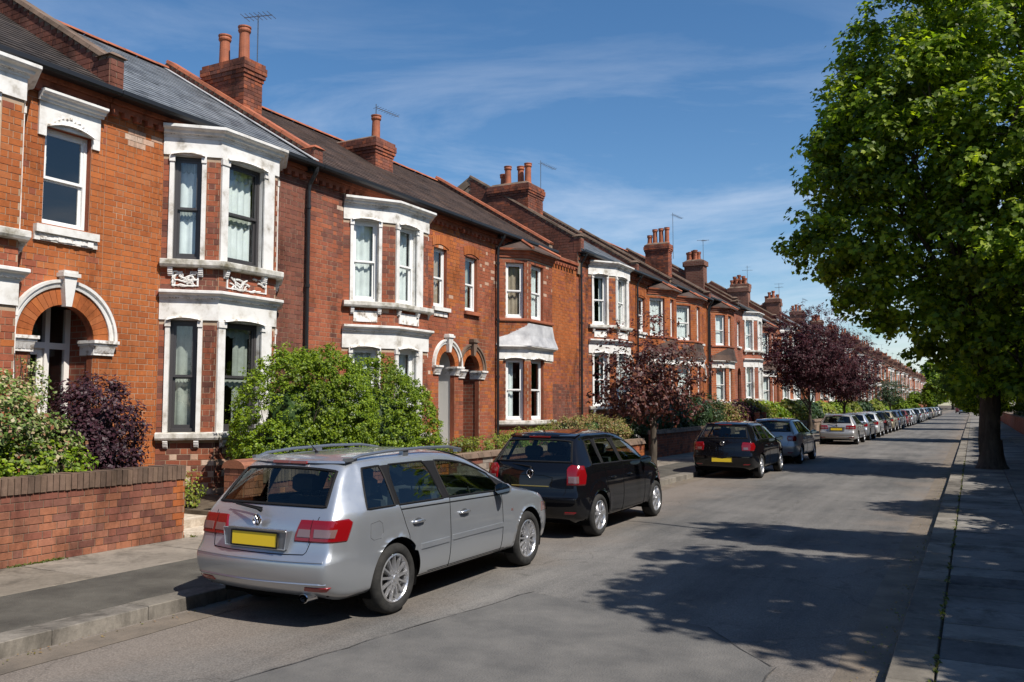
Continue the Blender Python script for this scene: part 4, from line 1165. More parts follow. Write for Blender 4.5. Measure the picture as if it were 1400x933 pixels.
def H1pick(x, z, R):
    # bright orange on the left, sooty by the bay and on the lower right
    n = (x - 1.0) * .35 + math.sin(x * 3 + z * 1.3) * .2 + R.gauss(0, .15) + (.9 if x > 3.6 else 0)
    if 6.2 < z < 6.6 and .25 < x < 1.0 and R.random() < .75 - abs(z - 6.4): return 3
    return 0 if n < .45 else (1 if n < 1.05 else 2)
def H0pick(x, z, R): 
    n = R.gauss(0, .4) + (1.2 if x < 6.9 and z < 4.2 else 0)
    return 0 if n < .7 else 1
def darkpick(x, z, R):
    if z < 1.25 and R.random() < .22: return 3
    return R.choice((1, 1, 1, 2, 2))
def h2pick(x, z, R):
    n = R.gauss(.75, .22) + (.5 if x < 1.3 else 0) + .3 * math.sin(z * 1.1 + x * .8) - (.35 if x > 4.7 else 0)
    if R.random() < .012: return 3
    return 0 if n < .35 else (1 if n < 1.3 else 2)
def h3pick(x, z, R):
    n = R.gauss(.6, .22) + .25 * math.sin(z * 1.2 + x) - (.6 if x > 5.2 and z > 3.5 else 0) + (.8 if x > 5 and z < 2.6 else 0)
    if 1.0 < x < 2.3 and 5.2 < z < 6.9 and R.random() < .16: return 3
    return 0 if n < .4 else (1 if n < 1.2 else 2)
BR = ('brick_orange', 'brick_red', 'brick_brown', 'brick_pale')
hs = [
 dict(s=(1.2, 9.2), label='leftmost brick house, its right end only: arched porch, sash window, dark tiled roof', detail=2, limit=290, bricks=BR, pick=H0pick, baypick=H0pick,
      windows=[dict(u=(8.14 - 1.2, 8.93 - 1.2), z=(4.66, 6.22), lintel='white', curtain=('net', 'strip'))],
      arches=[dict(c=8.56 - 1.2, r=.52, zs=2.95, ring=.27, n=21)], bays=[dict(u=(3.9, 4.55, 6.15, 6.5), dz=-.1, jr=.06, curtain={'all': ('net', 'full')})], baylimit=30,
      roof='tile_dark', roofdetail=2, parapets=[dict(u=8.0, h=.42)], tiles=dict(expo=.22)),
 dict(s=(9.2, 14.2), label='brick house with a blue-grey slate roof, white two-storey bay with grey sashes and drawn curtains', detail=2, limit=290, bricks=BR, pick=H1pick, baypick=darkpick, baylimit=60,
      bays=[dict(u=(10.35 - 9.2, 11.02 - 9.2, 12.45 - 9.2, 13.15 - 9.2), frame='frame_grey', lace=True, curtain={(0, 0): ('curtain_grey', 'full'), (1, 0): ('curtain_grey', 'right'), (0, 1): ('net', 'full'), (1, 1): ('net', 'full'), (2, 1): ('net', 'full')})],
      roof='slate', roofdetail=2, pipes=[4.83], flash=[(4.72, 4.9)],
      parapets=[dict(u=5.0, h=.2, cm=M['terracotta'])],
      chimneys=[dict(v0=-3.3, v1=-2.05, u0=5.0, u1=5.56, zb=8.1, zt=9.9, pots=[(-2.95, 5.25, .78), (-2.35, 5.28, .88)], aerial=(-2.15, 5.5, 1.25, 0))]),
 dict(s=(14.2, 20.37), label='brick house with a white bay of white sashes behind the big green hedge', detail=2, limit=290, bricks=BR, pick=h2pick, baylimit=0,
      windows=[dict(u=(4.85, 5.5), z=(4.5, 6.12), lintel='brick', curtain=('curtain_tan', 'full'))],
      arches=[dict(c=5.52, r=.40, zs=2.95, ring=.2, n=13, door=1)],
      bays=[dict(u=(1.11, 2.16, 3.53, 4.3), dz=-.2, panel='plain', fr={1: (.09, .62)}, curtain={'all': ('net', 'full')})],
      roof='tile_brown', roofdetail=2, chimneys=[dict(v0=-4.1, v1=-2.45, u0=5.5, u1=6.33, zb=8.0, zt=9.65, pots=[(-2.75, 5.9, .75)], aerial=(-2.9, 6.1, 1.2, 1))], tiles=dict(expo=.22)),
 dict(s=(20.37, 28.4), label='brick house with a brick-sided bay, white ground floor band and little lead apron roof', detail=1, limit=280, bricks=BR, pick=h3pick,
      windows=[dict(u=(20.66 - 20.37, 21.33 - 20.37), z=(4.54, 6.1), lintel='brick', wsill=False, curtain=('curtain_grey', 'full'))],
      arches=[dict(c=21.02 - 20.37, r=.44, zs=2.88, ring=.18, n=13, white=False, door=2)],
      bays=[dict(u=(22.55 - 20.37, 23.2 - 20.37, 24.9 - 20.37, 25.6 - 20.37), style='brick', lead=True, curtain={(0, 1): ('curtain_tan', 'full'), (1, 1): ('net', 'full'), (0, 0): ('net', 'left')})],
      roof='tile_brown', roofdetail=1, roof_u=(0, 5.75), pipes=[22.4 - 20.37], parapets=[dict(u=5.75, h=.16, cm=M['terracotta'], kneeler=False)]),
 dict(s=(28.4, 34.5), label='taller brick house with slate roof, tall gable parapet and white bay by a downpipe', detail=1, **{'raise': .42}, bricks=BR, pick=lambda x, z, R: R.choice((0, 1, 1, 2)) if x < 1.1 else R.choice((0, 0, 1)),
      windows=[dict(u=(4.8, 5.4), z=(4.6, 6.1), lintel='brick', curtain=('net', 'full'))],
      arches=[dict(c=5.1, r=.42, zs=2.9, ring=.18, n=13, door=1)],
      bays=[dict(u=(1.1, 2.1, 3.6, 4.3), panel='plain', curtain={'all': ('net', 'sides')})],
      roof='slate', pipes=[.25], parapets=[dict(u=0.12, h=.34, cm=M['coping_stone'], low=6.2), dict(u=6.0, h=.25)],
      chimneys=[dict(v0=-3.6, v1=-1.95, u0=.0, u1=1.25, zb=8.0, zt=9.85, pots=[(-3.3, .6, .55), (-2.95, .3, .75), (-2.6, .7, .8), (-2.2, .5, .82)], aerial=(-2.0, 1.2, 1.1, 1))]),
 dict(s=(34.5, 39.3), label='orange brick house with a canted brick bay and a narrow window to its left', detail=1, **{'raise': .42}, bricks=BR, pick=lambda x, z, R: R.choice((0, 0, 0, 1)),
      windows=[dict(u=(.45, 1.3), z=(4.6, 6.1), lintel='brick')], arches=[dict(c=.85, r=.42, zs=2.9, ring=.18, n=13, door=2)],
      bays=[dict(u=(1.6, 2.6, 3.6, 4.3), style='brick', fr={0: (.12, .78)}, curtain={'all': ('net', 'full')})], roof='tile_brown', pipes=[.12]),
 dict(s=(39.3, 45.9), label='orange brick house with a canted brick bay and a broad chimney stack of four pots', detail=1, **{'raise': .5}, bricks=BR, pick=lambda x, z, R: R.choice((0, 0, 0, 1)),
      windows=[dict(u=(5.0, 5.7), z=(4.6, 6.1), lintel='brick')], arches=[dict(c=5.3, r=.42, zs=2.9, ring=.18, n=13, door=2)],
      bays=[dict(u=(.7, 2.0, 3.1, 3.8), style='brick', fr={0: (.12, .75)}, curtain={'all': ('net', 'full')})], roof='tile_brown', pipes=[6.45],
      chimneys=[dict(v0=-2.75, v1=-1.5, u0=4.6, u1=5.2, zb=7.6, zt=10.0, pots=[(-2.6, 4.9, .5), (-2.3, 4.9, .8), (-1.95, 4.9, .82), (-1.65, 4.9, .85)], aerial=(-1.4, 5.2, 1.7, 1))],
      parapets=[dict(u=0, h=.15, kneeler=False), dict(u=6.5, h=.2)]),
]
for h in hs: house(h)

# houses too far away to tell the bricks apart: four kinds, then copies
def far_house(label, style, roofm, far, npots, porch_c):
    return house(dict(s=(0, 5.9), label=label, detail=0, far=far, roof=roofm, pipes=[.1],
        windows=[dict(u=(porch_c - .36, porch_c + .36), z=(4.6, 6.1), lintel='brick')], arches=[dict(c=porch_c, r=.45, zs=2.85, door=npots % 3)],
        bays=[dict(u=(.7, 1.5, 2.9, 3.7), style=style, curtain={'all': ('net', 'full')})],
        parapets=[dict(u=5.85, h=.22)], chimneys=[dict(v0=-2.5 - .15 * npots, v1=-1.7, u0=5.5, u1=6.1, zb=8, zt=9.9 + .1 * (npots % 3), pots=[(-2.3 - .15 * npots + .32 * i, 5.8, .55 + .1 * (i % 2)) for i in range(npots)], aerial=(-1.8, 5.9, 1.3, npots % 2))]))
protos = [far_house('', 'brick', 'tile_brown', 'far_orange', 2, 4.8), far_house('', 'white', 'slate', 'far_orange', 3, 4.8),
          far_house('', 'brick', 'slate', 'far_red', 4, 4.8), far_house('', 'white', 'tile_brown', 'far_red', 3, 4.8)]
index_children()
protos_ = protos
descr = ['orange brick house with brick bay and brown tiled roof', 'orange brick house with white bay and slate roof', 'red brick house with brick bay and slate roof', 'red brick house with white bay and brown tiled roof']
ords = ['first', 'second', 'third', 'fourth', 'fifth', 'sixth', 'seventh', 'eighth', 'ninth', 'tenth', 'eleventh', 'twelfth']
y = 45.95; used = [0] * 4; k = 0; seq = [0, 3, 2, 1, 0, 2, 1, 3, 0, 1, 2, 3]
while y < 330:
    t = seq[k % 12]; o = protos[t] if used[t] == 0 else copy_tree(protos[t])
    mir = k % 2 == 1
    o.scale = (1, -1 if mir else 1, 1)
    o.location = (FW, y + (5.9 if mir else 0), .62 + min(.55, (y - 45) / 140) + .22 * math.sin(k * 2.3))
    o['label'] = ('%s %s, counted from here' % (ords[used[t]], descr[t])) if used[t] < 12 else 'small far off brick house in the hazy end of the terrace'
    used[t] += 1; y += 5.9; k += 1

# the facing terrace, behind the camera's right shoulder: it closes the street and shows in panes and paintwork
for i in range(13):
    t = i % 4; o = copy_tree(protos[t]); o.location = (9.6, -14 + (i + 1) * 5.9, .3); o.rotation_euler = (0, 0, math.pi)
    o['label'] = '%s, %s in the terrace opposite' % (descr[t], (ords + ['last'])[i]); o['group'] = 'houses of the facing terrace'
# ------------------------------------------------------------------ vegetation
def leaf_mesh(name, pos, nrm, size, mat, seed=0, aspect=0.62, fold=0.25, lobes=False, jitter=0.35):
    """many small leaf faces; pos (n,3), nrm (n,3) preferred facing, size (n,)"""
    rg = np.random.default_rng(seed); n = len(pos)
    nr = nrm + rg.normal(0, jitter, (n, 3)); nr /= np.linalg.norm(nr, axis=1, keepdims=True) + 1e-9
    t = rg.normal(0, 1, (n, 3)); t -= nr * (t * nr).sum(1, keepdims=True); t /= np.linalg.norm(t, axis=1, keepdims=True) + 1e-9
    b = np.cross(nr, t); s = size[:, None]
    if lobes:   # broad lobed leaf, five points
        shp = [(-.5, 0, 0), (-.18, .28, .3), (-.30, .55, .1), (.1, .36, .25), (.55, 0, -.1), (.1, -.36, .25), (-.30, -.55, .1), (-.18, -.28, .3)]
        tris = [(0, 1, 3), (1, 2, 3), (0, 3, 4), (0, 4, 5), (0, 5, 7), (7, 5, 6)]
    else:
        shp = [(-.5, 0, 0), (0, aspect / 2, fold * .5), (.5, 0, 0), (0, -aspect / 2, fold * .5)]
        tris = [(0, 1, 2), (0, 2, 3)]
    k = len(shp)
    V = np.zeros((n, k, 3))
    for i, (a, c, h) in enumerate(shp): V[:, i] = pos + (t * a + b * c + nr * h * .35) * s
    V = V.reshape(-1, 3); T = np.array(tris)
    F = (np.arange(n)[:, None, None] * k + T[None]).reshape(-1)
    me = bpy.data.meshes.new(name); me.vertices.add(len(V)); me.vertices.foreach_set('co', V.astype(np.float32).ravel())
    nf = len(F) // 3; me.loops.add(len(F)); me.loops.foreach_set('vertex_index', F.astype(np.int32))
    me.polygons.add(nf); me.polygons.foreach_set('loop_start', np.arange(0, nf * 3, 3, dtype=np.int32)); me.polygons.foreach_set('loop_total', np.full(nf, 3, dtype=np.int32))
    me.materials.append(mat); me.update(); me.validate(); return me

def clumps(blobs, ncl, per, csize, seed, shell=0.55, flat=0.7):
    """leaf clumps spread over the outer part of a set of ellipsoids (cx,cy,cz,rx,ry,rz)"""
    rg = np.random.default_rng(seed); B = np.array(blobs, float)
    w = (B[:, 3] * B[:, 4] * B[:, 5]) ** (2 / 3); idx = rg.choice(len(B), ncl, p=w / w.sum())
    d = rg.normal(0, 1, (ncl, 3)); d /= np.linalg.norm(d, axis=1, keepdims=True)
    r = (shell + (1 - shell) * rg.random(ncl) ** 0.6)[:, None] * (1 + rg.normal(0, .04, (ncl, 1)))
    c = B[idx, :3] + d * r * B[idx, 3:]
    cs = csize * rg.uniform(.55, 1.35, ncl)
    p = np.repeat(c, per, 0); q = rg.normal(0, 1, (ncl * per, 3)); q /= np.linalg.norm(q, axis=1, keepdims=True)
    q *= (rg.random((ncl * per, 1)) ** .45) * np.repeat(cs, per)[:, None]; q[:, 2] *= flat
    nr = np.repeat(d, per, 0) * .55 + q / (np.linalg.norm(q, axis=1, keepdims=True) + 1e-6) * .5 + np.array([.25, -.1, .6])
    return p + q, nr, c, d

def limb(mb, a, b, r0, r1, R, n=5, wob=.12, mi=0, seg=7):
    a, b = Vector(a), Vector(b); L_ = (b - a).length; pts, rad = [], []
    for i in range(n + 1):
        t = i / n; p = a.lerp(b, t)
        if 0 < i < n: p += Vector((R.uniform(-1, 1), R.uniform(-1, 1), R.uniform(-.5, 1))) * wob * L_ * .3
        pts.append(p); rad.append(r0 + (r1 - r0) * t)
    mb.tube(pts, rad, seg); return pts

def tree(label, base, blobs, trunk_h, tr, mat, ncl, per, csize, lsize, seed, bark='bark', lobes=True, group=None, name='street_tree', shell=.5, limbs=14, lean=(0, 0)):
    R = random.Random(seed)
    root = thing(name, label, 'tree', base, group=group)
    mb = MB(); tp = Vector((lean[0], lean[1], trunk_h))
    pts = limb(mb, (0, 0, -.05), tp, tr * 1.12, tr * .78, R, 6, .05, seg=12)
    mb.lathe([(tr * 1.7, -.02), (tr * 1.35, .12), (tr * 1.14, .4), (tr * 1.05, .8)], (0, 0, 0), seg=12)
    mb.build('trunk', M[bark], root, smooth=True)
    br = MB(); B = sorted(blobs, key=lambda b: -b[3] * b[4] * b[5])
    for i in range(limbs):
        b = B[i % len(B)]; e = Vector(b[:3]) + Vector((R.uniform(-.5, .5) * b[3], R.uniform(-.5, .5) * b[4], R.uniform(-.3, .5) * b[5]))
        p = limb(br, tp if i % 3 else tp * .85, e, tr * .5 * R.uniform(.5, 1), tr * .1, R, 5, .16)
        for q in range(4):
            s = p[R.randint(2, 4)]; e2 = s + Vector((R.uniform(-1, 1), R.uniform(-1, 1), R.uniform(-.3, .9))) * b[3] * .75
            limb(br, s, e2, tr * .14, tr * .03, R, 3, .15, seg=5)
    br.build('limbs', M[bark], root, smooth=True)
    p, nr, c, d = clumps(blobs, ncl, per, csize, seed, shell)
    rg = np.random.default_rng(seed + 5); sz = lsize * rg.uniform(.6, 1.25, len(p))
    link('crown', leaf_mesh('crown', p, nr, sz, mat, seed, lobes=lobes), root)
    return root

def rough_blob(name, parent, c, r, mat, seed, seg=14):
    """solid dark core added inside hedge and shrub leaves to block light"""
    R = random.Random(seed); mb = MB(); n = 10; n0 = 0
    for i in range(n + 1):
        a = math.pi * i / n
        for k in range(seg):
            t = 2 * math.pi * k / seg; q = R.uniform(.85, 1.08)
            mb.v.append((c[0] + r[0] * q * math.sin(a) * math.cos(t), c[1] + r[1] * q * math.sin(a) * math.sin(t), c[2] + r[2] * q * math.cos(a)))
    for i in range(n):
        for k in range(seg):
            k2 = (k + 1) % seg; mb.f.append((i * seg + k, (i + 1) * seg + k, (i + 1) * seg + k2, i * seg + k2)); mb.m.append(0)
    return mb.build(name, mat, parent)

def shrub(name, label, cat, blobs, mat, ncl, per, csize, lsize, seed, core=True, lobes=False, group=None, shell=.75, jitter=.45, cf=.55, cm=None):
    c0 = blobs[0]; root = thing(name, label, cat, (c0[0], c0[1], .15), group=group)
    bl = [(b[0] - c0[0], b[1] - c0[1], b[2] - .15, b[3], b[4], b[5]) for b in blobs]
    p, nr, c, d = clumps(bl, ncl, per, csize, seed, shell, flat=.9)
    keep = p[:, 2] > 0; rg = np.random.default_rng(seed)
    sz = lsize * rg.uniform(.6, 1.3, len(p))
    link('foliage', leaf_mesh('foliage', p[keep], nr[keep], sz[keep], mat, seed, lobes=lobes, jitter=jitter), root)
    st = MB(); R = random.Random(seed)
    for b in bl:
        for i in range(14):
            a = R.uniform(0, 6.28); e = (b[0] + b[3] * .8 * math.cos(a) * R.random(), b[1] + b[4] * .8 * math.sin(a) * R.random(), b[2] + b[5] * R.uniform(.2, .9))
            limb(st, (b[0] + R.uniform(-.1, .1), b[1] + R.uniform(-.1, .1), 0), e, .018, .005, R, 3, .1, seg=4)
    st.build('stems', M['twig'], root, kind='stuff')
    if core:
        for i, b in enumerate(bl): rough_blob('dark_core', root, b[:3], (b[3] * cf, b[4] * cf, b[5] * (cf + .04)), cm or M['leaf_dark'], seed + i)
    return root

# the big hedge behind the cars: privet, two swelling mounds
hb = [(-10.3, 11.35, 1.35, .9, 1.15, 1.5), (-10.25, 12.1, 1.5, .9, .95, 1.45), (-10.25, 13.6, 1.35, .85, 1.0, 1.5), (-10.25, 14.4, 1.15, .8, .95, 1.35), (-10.15, 11.0, .8, .7, .85, .9)]
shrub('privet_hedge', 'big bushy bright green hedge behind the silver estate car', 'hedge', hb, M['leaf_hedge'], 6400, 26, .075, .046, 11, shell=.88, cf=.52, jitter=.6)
hp = [(-10.35, 12.3, 2.6, .6, .5, .42), (-10.3, 13.2, 2.6, .5, .6, .45)]
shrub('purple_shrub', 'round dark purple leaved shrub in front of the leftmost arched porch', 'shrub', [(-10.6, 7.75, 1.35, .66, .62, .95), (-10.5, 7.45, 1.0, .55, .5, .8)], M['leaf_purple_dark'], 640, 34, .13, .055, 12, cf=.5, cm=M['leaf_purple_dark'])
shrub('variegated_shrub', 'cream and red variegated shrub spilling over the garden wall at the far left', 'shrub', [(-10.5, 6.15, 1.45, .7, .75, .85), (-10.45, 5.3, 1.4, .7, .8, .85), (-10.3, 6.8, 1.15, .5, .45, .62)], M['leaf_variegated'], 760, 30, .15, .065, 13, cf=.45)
shrub('green_ivy_shrub', 'low bright green leafy plant between the variegated and the purple shrub', 'shrub', [(-9.95, 6.55, 1.05, .35, .75, .42), (-9.9, 5.6, 1.0, .3, .7, .35)], M['leaf_hedge'], 150, 26, .12, .06, 14, core=False)
shrub('climbing_stems', 'thin variegated climber rising in front of the white porch door', 'plant', [(-10.9, 7.0, 2.0, .14, .3, .65)], M['leaf_variegated'], 60, 20, .12, .05, 15, core=False, shell=.1)
shrub('garden_flowers', 'tufts of pale green plants by the garden path gap', 'plant', [(-10.7, 9.5, .6, .3, .2, .28), (-11.3, 9.4, .6, .3, .3, .3)], M['leaf_yellow'], 70, 20, .1, .045, 16, core=False, shell=.2)
# plants on and behind the walls further on
shrub('ground_cover', 'low mixed green plants along the pale stone wall', 'plants', [(-9.95, 16.2, .95, .4, 1.2, .28), (-9.95, 18.6, 1.0, .4, 1.6, .3), (-9.95, 20.6, 1.05, .4, 1.2, .32), (-10.3, 15.6, .95, .3, .5, .35)], M['leaf_yellow'], 340, 24, .12, .055, 17, core=False, shell=.3)
shrub('heather_hedge', 'low russet and green planting on top of the orange brick garden wall', 'shrub', [(-10.1, 22.2, 1.15, .6, 1.1, .42), (-10.1, 23.9, 1.15, .6, 1.2, .48), (-10.1, 25.6, 1.1, .55, 1.2, .42)], M['leaf_heather'], 520, 26, .14, .065, 18, shell=.5)
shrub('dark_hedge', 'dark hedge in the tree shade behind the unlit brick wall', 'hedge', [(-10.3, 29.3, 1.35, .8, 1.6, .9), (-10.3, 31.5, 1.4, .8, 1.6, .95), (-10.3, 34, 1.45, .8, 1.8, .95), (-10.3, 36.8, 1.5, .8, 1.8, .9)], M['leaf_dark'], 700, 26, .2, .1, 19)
fs = [('russet', 'leaf_heather', 39.5), ('dark purple', 'leaf_purple', 42.3), ('yellow green', 'leaf_yellow', 45.8), ('bright green', 'leaf_hedge', 50.5), ('yellow', 'leaf_yellow', 57), ('dark green', 'leaf_dark', 63), ('bright lime', 'leaf_yellow', 70), ('green', 'leaf_hedge', 78), ('lime green', 'leaf_yellow', 88), ('deep green', 'leaf_dark', 99), ('olive green', 'leaf_yellow', 112), ('pale green', 'leaf_hedge', 128), ('light green', 'leaf_yellow', 150), ('very dark green', 'leaf_dark', 175)]
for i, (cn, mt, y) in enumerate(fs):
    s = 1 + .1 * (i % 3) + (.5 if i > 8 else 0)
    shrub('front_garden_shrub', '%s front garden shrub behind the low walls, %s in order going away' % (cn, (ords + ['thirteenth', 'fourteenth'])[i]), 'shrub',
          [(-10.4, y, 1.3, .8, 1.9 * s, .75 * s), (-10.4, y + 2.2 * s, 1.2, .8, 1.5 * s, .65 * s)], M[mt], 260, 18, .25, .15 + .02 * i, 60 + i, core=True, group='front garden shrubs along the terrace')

# big broadleaf street tree on the right: blobs follow its outline
TY = 28.0
_r = random.Random(8)
sat = [(-5.3, -.2, 6.7, .5, .6, .3), (-4.9, .3, 7.4, .6, .6, .45), (-4.6, 0, 8.9, .6, .7, .5), (-4.5, -.2, 9.8, .55, .7, .5), (-4.1, .2, 11.2, .7, .8, .55), (-3.2, -.2, 12.3, .7, .7, .5), (-2.7, .2, 13.2, .6, .7, .5), (-4.3, .1, 5.9, .6, .7, .35), (-3.7, -.3, 5.0, .6, .7, .4), (-2.9, .1, 4.2, .6, .7, .35), (-1.9, -.2, 3.4, .55, .7, .35), (-1.4, .1, 14.6, .7, .7, .5), (-.5, -2.6, 7.2, .8, .7, .6), (-2.2, -2.4, 9.2, .8, .7, .6), (-1.2, -2.6, 11.2, .8, .7, .6), (.9, -3.0, 10.0, .8, .6, .6)]
big = sat + [(.9, .3, 10.8, 3.2, 3.6, 4.0), (-1.6, -.5, 9.6, 3.2, 3.2, 3.0), (-2.9, 0, 7.4, 2.5, 2.6, 2.2), (-3.9, -.4, 6.6, 1.7, 1.7, .8), (-2.5, .5, 5.4, 2.0, 2.4, 1.4), (-.9, -.3, 4.3, 1.6, 2.2, 1.4),
       (.8, -1.2, 6.5, 2.8, 2.8, 3.0), (2.7, .3, 8.6, 2.0, 2.8, 3.2), (3.2, -2.0, 4.4, 2.4, 2.2, 1.7), (-1.9, .2, 12.0, 2.2, 2.4, 2.4), (.6, 0, 14.3, 3.0, 3.2, 2.6), (-3.4, .6, 10.2, 1.5, 1.7, 1.6), (-3.4, -.6, 8.7, 1.7, 1.7, 1.3), (0.6, -2.2, 8.6, 2.4, 1.8, 2.4), (1.6, -2.8, 5.2, 1.8, 1.4, 1.5),
       (.6, -1.0, 3.3, 1.7, 1.8, 1.0), (2.2, -.8, 2.9, 1.8, 2.0, 1.1), (-.7, -1.3, 2.6, .9, .9, .55), (.9, -1.6, 2.3, .9, .8, .5), (1.9, -1.6, 2.3, .9, .9, .6),]
tbig = tree('tall broadleaf street tree with a thick trunk and bright crown on the right pavement', (.42, TY, PZ), [(b[0] + .18, *b[1:]) for b in big], 4.6, .27, M['leaf_plane'], 2900, 34, .44, .165, 21, group='broadleaf trees along the right pavement', shell=.45, limbs=26)
index_children()
names = ['second broadleaf tree along the right pavement, just past the big one', 'third broadleaf tree along the right pavement', 'fourth broadleaf tree along the right pavement', 'fifth broadleaf tree along the right pavement', 'sixth broadleaf tree along the right pavement', 'small distant broadleaf tree at the right of the street end']
for i, (x, y, s, rz) in enumerate([(.95, 50, .72, 2.4), (1.0, 73, .74, 4.0), (1.0, 95, .8, 1.1), (1.1, 120, .85, 5.2), (1.1, 150, .9, 3.0), (1.2, 190, .95, 0.4)]):
    t = copy_tree(tbig); t.location = (x, y, PZ); t.scale = (s * .8, s * .8, s); t.rotation_euler = (0, 0, rz); t['label'] = names[i]
# garden trees to the right, out of the picture, that shade the road in front
tb = [(0, 0, 7.6, 2.6, 2.3, 1.9), (1.6, -1.2, 7.2, 2.2, 1.8, 1.5), (2.6, .8, 8.2, 2.2, 2.0, 1.5), (-1.2, -.4, 7.4, 1.8, 1.6, 1.2), (1.0, .8, 8.6, 1.8, 1.8, 1.6), (-.4, 1.0, 8.8, 1.5, 1.4, 1.3), (-2.2, .1, 7.4, 1.0, .9, .5)]
gt = tree('garden tree beyond the right edge of the picture casting leaf shade on the near road', (5.75, 7.35, .1), tb, 5.2, .2, M['leaf_plane'], 950, 20, .36, .17, 31, name='garden_tree', group='garden trees right of the street')
index_children()
for x, y, s, rz, lb in [(5.5, 11.15, 1.0, 0, 'second garden tree beyond the right edge of the picture'), (4.9, 16.9, .45, 4.4, 'small garden tree beyond the right edge of the picture')]:
    t = copy_tree(gt); t.location = (x, y, .1); t.scale = (s, .42 if s > .7 else s, s if s > .7 else .8); t.rotation_euler = (0, 0, rz); t['label'] = lb
# hedge behind the right hand wall
bl = [(3.45, y, 2.3, .62, 2.7, 2.2) for y in np.arange(-6, 80, 3.6)]
shrub('boundary_hedge', 'long dark hedge above the low wall on the right side of the street', 'hedge', bl, M['leaf_dark'], 4200, 18, .32, .17, 33, cf=.9)
# far end of the street: trees closing the view
eb = [(0, 0, 5, 3, 3, 3), (1, 0, 7, 2.4, 2.4, 2.2), (-1.5, 0, 4, 2, 2, 1.8)]
et = tree('round green tree at the far end of the left pavement', (-7.6, 232, PZ), eb, 2.2, .2, M['leaf_hedge'], 500, 16, .5, .4, 41, name='distant_tree', group='trees at the far end of the street')
index_children()
for i, (x, y, s, rz) in enumerate([(-8.2, 150, .42, 1), (-7.5, 190, .5, 2), (-8.8, 262, .9, 3), (-6, 330, 1.8, 4), (2, 345, 1.9, 5), (-3, 380, 2.2, .5), (6, 330, 2.2, 2.5), (-1, 400, 2.4, .9), (-12, 350, 2.0, 1.5), (-7.3, 108, .30, 3.3)]):
    t = copy_tree(et); t.location = (x, y, PZ); t.scale = (s, s, s); t.rotation_euler = (0, 0, rz)
    t['label'] = ['second green tree on the far left pavement', 'third green tree on the far left pavement', 'fourth green tree on the far left pavement', 'tree closing the street end, left of middle', 'tree closing the street end on the right', 'tallest tree closing the street end', 'distant tree behind the right pavement at the street end', 'distant tree behind the last houses', 'smallest green tree on the left pavement before the far cars'][i] if i < 7 else ['last tree across the very end of the road', 'distant tree behind the last houses', 'smallest green tree on the left pavement before the far cars'][i - 7]
# purple plum trees on the left pavement
def plum(label, x, y, h, w, seed, ncl=520, mat='leaf_purple', th=1.7, shell=.25, per=20):
    b = [(0, 0, h - w * .55, w * .62, w * .62, w * .55), (-w * .1, -w * .38, h - w * .8, w * .45, w * .45, w * .4), (w * .1, w * .38, h - w * .75, w * .45, w * .5, w * .42), (0, -w * .1, h - w * .92, w * .42, w * .5, w * .28)]
    return tree(label, (x, y, PZ), b, th, .085, M[mat], ncl, per, .24, .11, seed, lobes=False, shell=shell, group='purple leaved street trees on the left pavement', name='plum_tree', limbs=12, bark='bark')
plum('small thin bronze-leaved street tree between the black hatchback and the second black car', -7.05, 20.7, 4.1, 2.35, 51, ncl=420, mat='leaf_bronze', th=1.75, per=15)
plum('nearer of the two dense purple-leaved street trees beyond the parked cars', -7.1, 44.6, 6.8, 3.7, 52, ncl=1400, per=24)
plum('further of the two dense purple-leaved street trees beyond the parked cars', -7.1, 57.5, 6.5, 3.9, 53, ncl=1400, per=24)
plum('small dark green street tree on the left pavement beyond the two purple trees', -7.1, 92, 5.2, 3.0, 54, ncl=420, mat='leaf_dark')
# weeds in the joint behind the right kerb and at the foot of the near wall
rg = np.random.default_rng(3); n = 1000
yy = rg.choice([1.0], n) * (rg.random(n) ** 1.3 * 28 + 3); xx = KR + .285 + rg.normal(0, .012, n)
m_ = np.sin(yy * 3.1) + np.sin(yy * 7.7) + rg.normal(0, .6, n) > .1
pos = np.stack([xx, yy, np.full(n, PZ + .012) + rg.random(n) * .015], 1)[m_]
y2 = rg.random(1800) * 7.5 + 1; p2 = np.stack([GW + .02 + np.abs(rg.normal(0, .025, 1800)), y2, PZ + rg.random(1800) * .02], 1)
m2 = np.sin(y2 * 2.3) + np.sin(y2 * 5.1 + 1) > .5
pos = np.concatenate([pos, p2[m2]])
o = link('weeds', leaf_mesh('weeds', pos, np.tile([0, 0, 1.0], (len(pos), 1)), rg.uniform(.02, .05, len(pos)), M['moss'], 4, jitter=.8), kind='stuff')
tag(o, 'moss and small weeds growing in the kerb joint and at the wall foot', 'weeds')
rg = np.random.default_rng(9); n = 1500
pos = np.stack([np.where(rg.random(n) < .6, KR - .02 - np.abs(rg.normal(0, .09, n)), KL + .03 + np.abs(rg.normal(0, .1, n))), rg.random(n) * 26 + 3, np.full(n, .014)], 1)
o = link('leaf_litter', leaf_mesh('leaf_litter', pos, np.tile([0, 0, 1.0], (n, 1)), rg.uniform(.012, .035, n), M['leaf_heather'], 5, jitter=.3), kind='stuff')
tag(o, 'fallen leaves and petals lying in both gutters', 'litter')

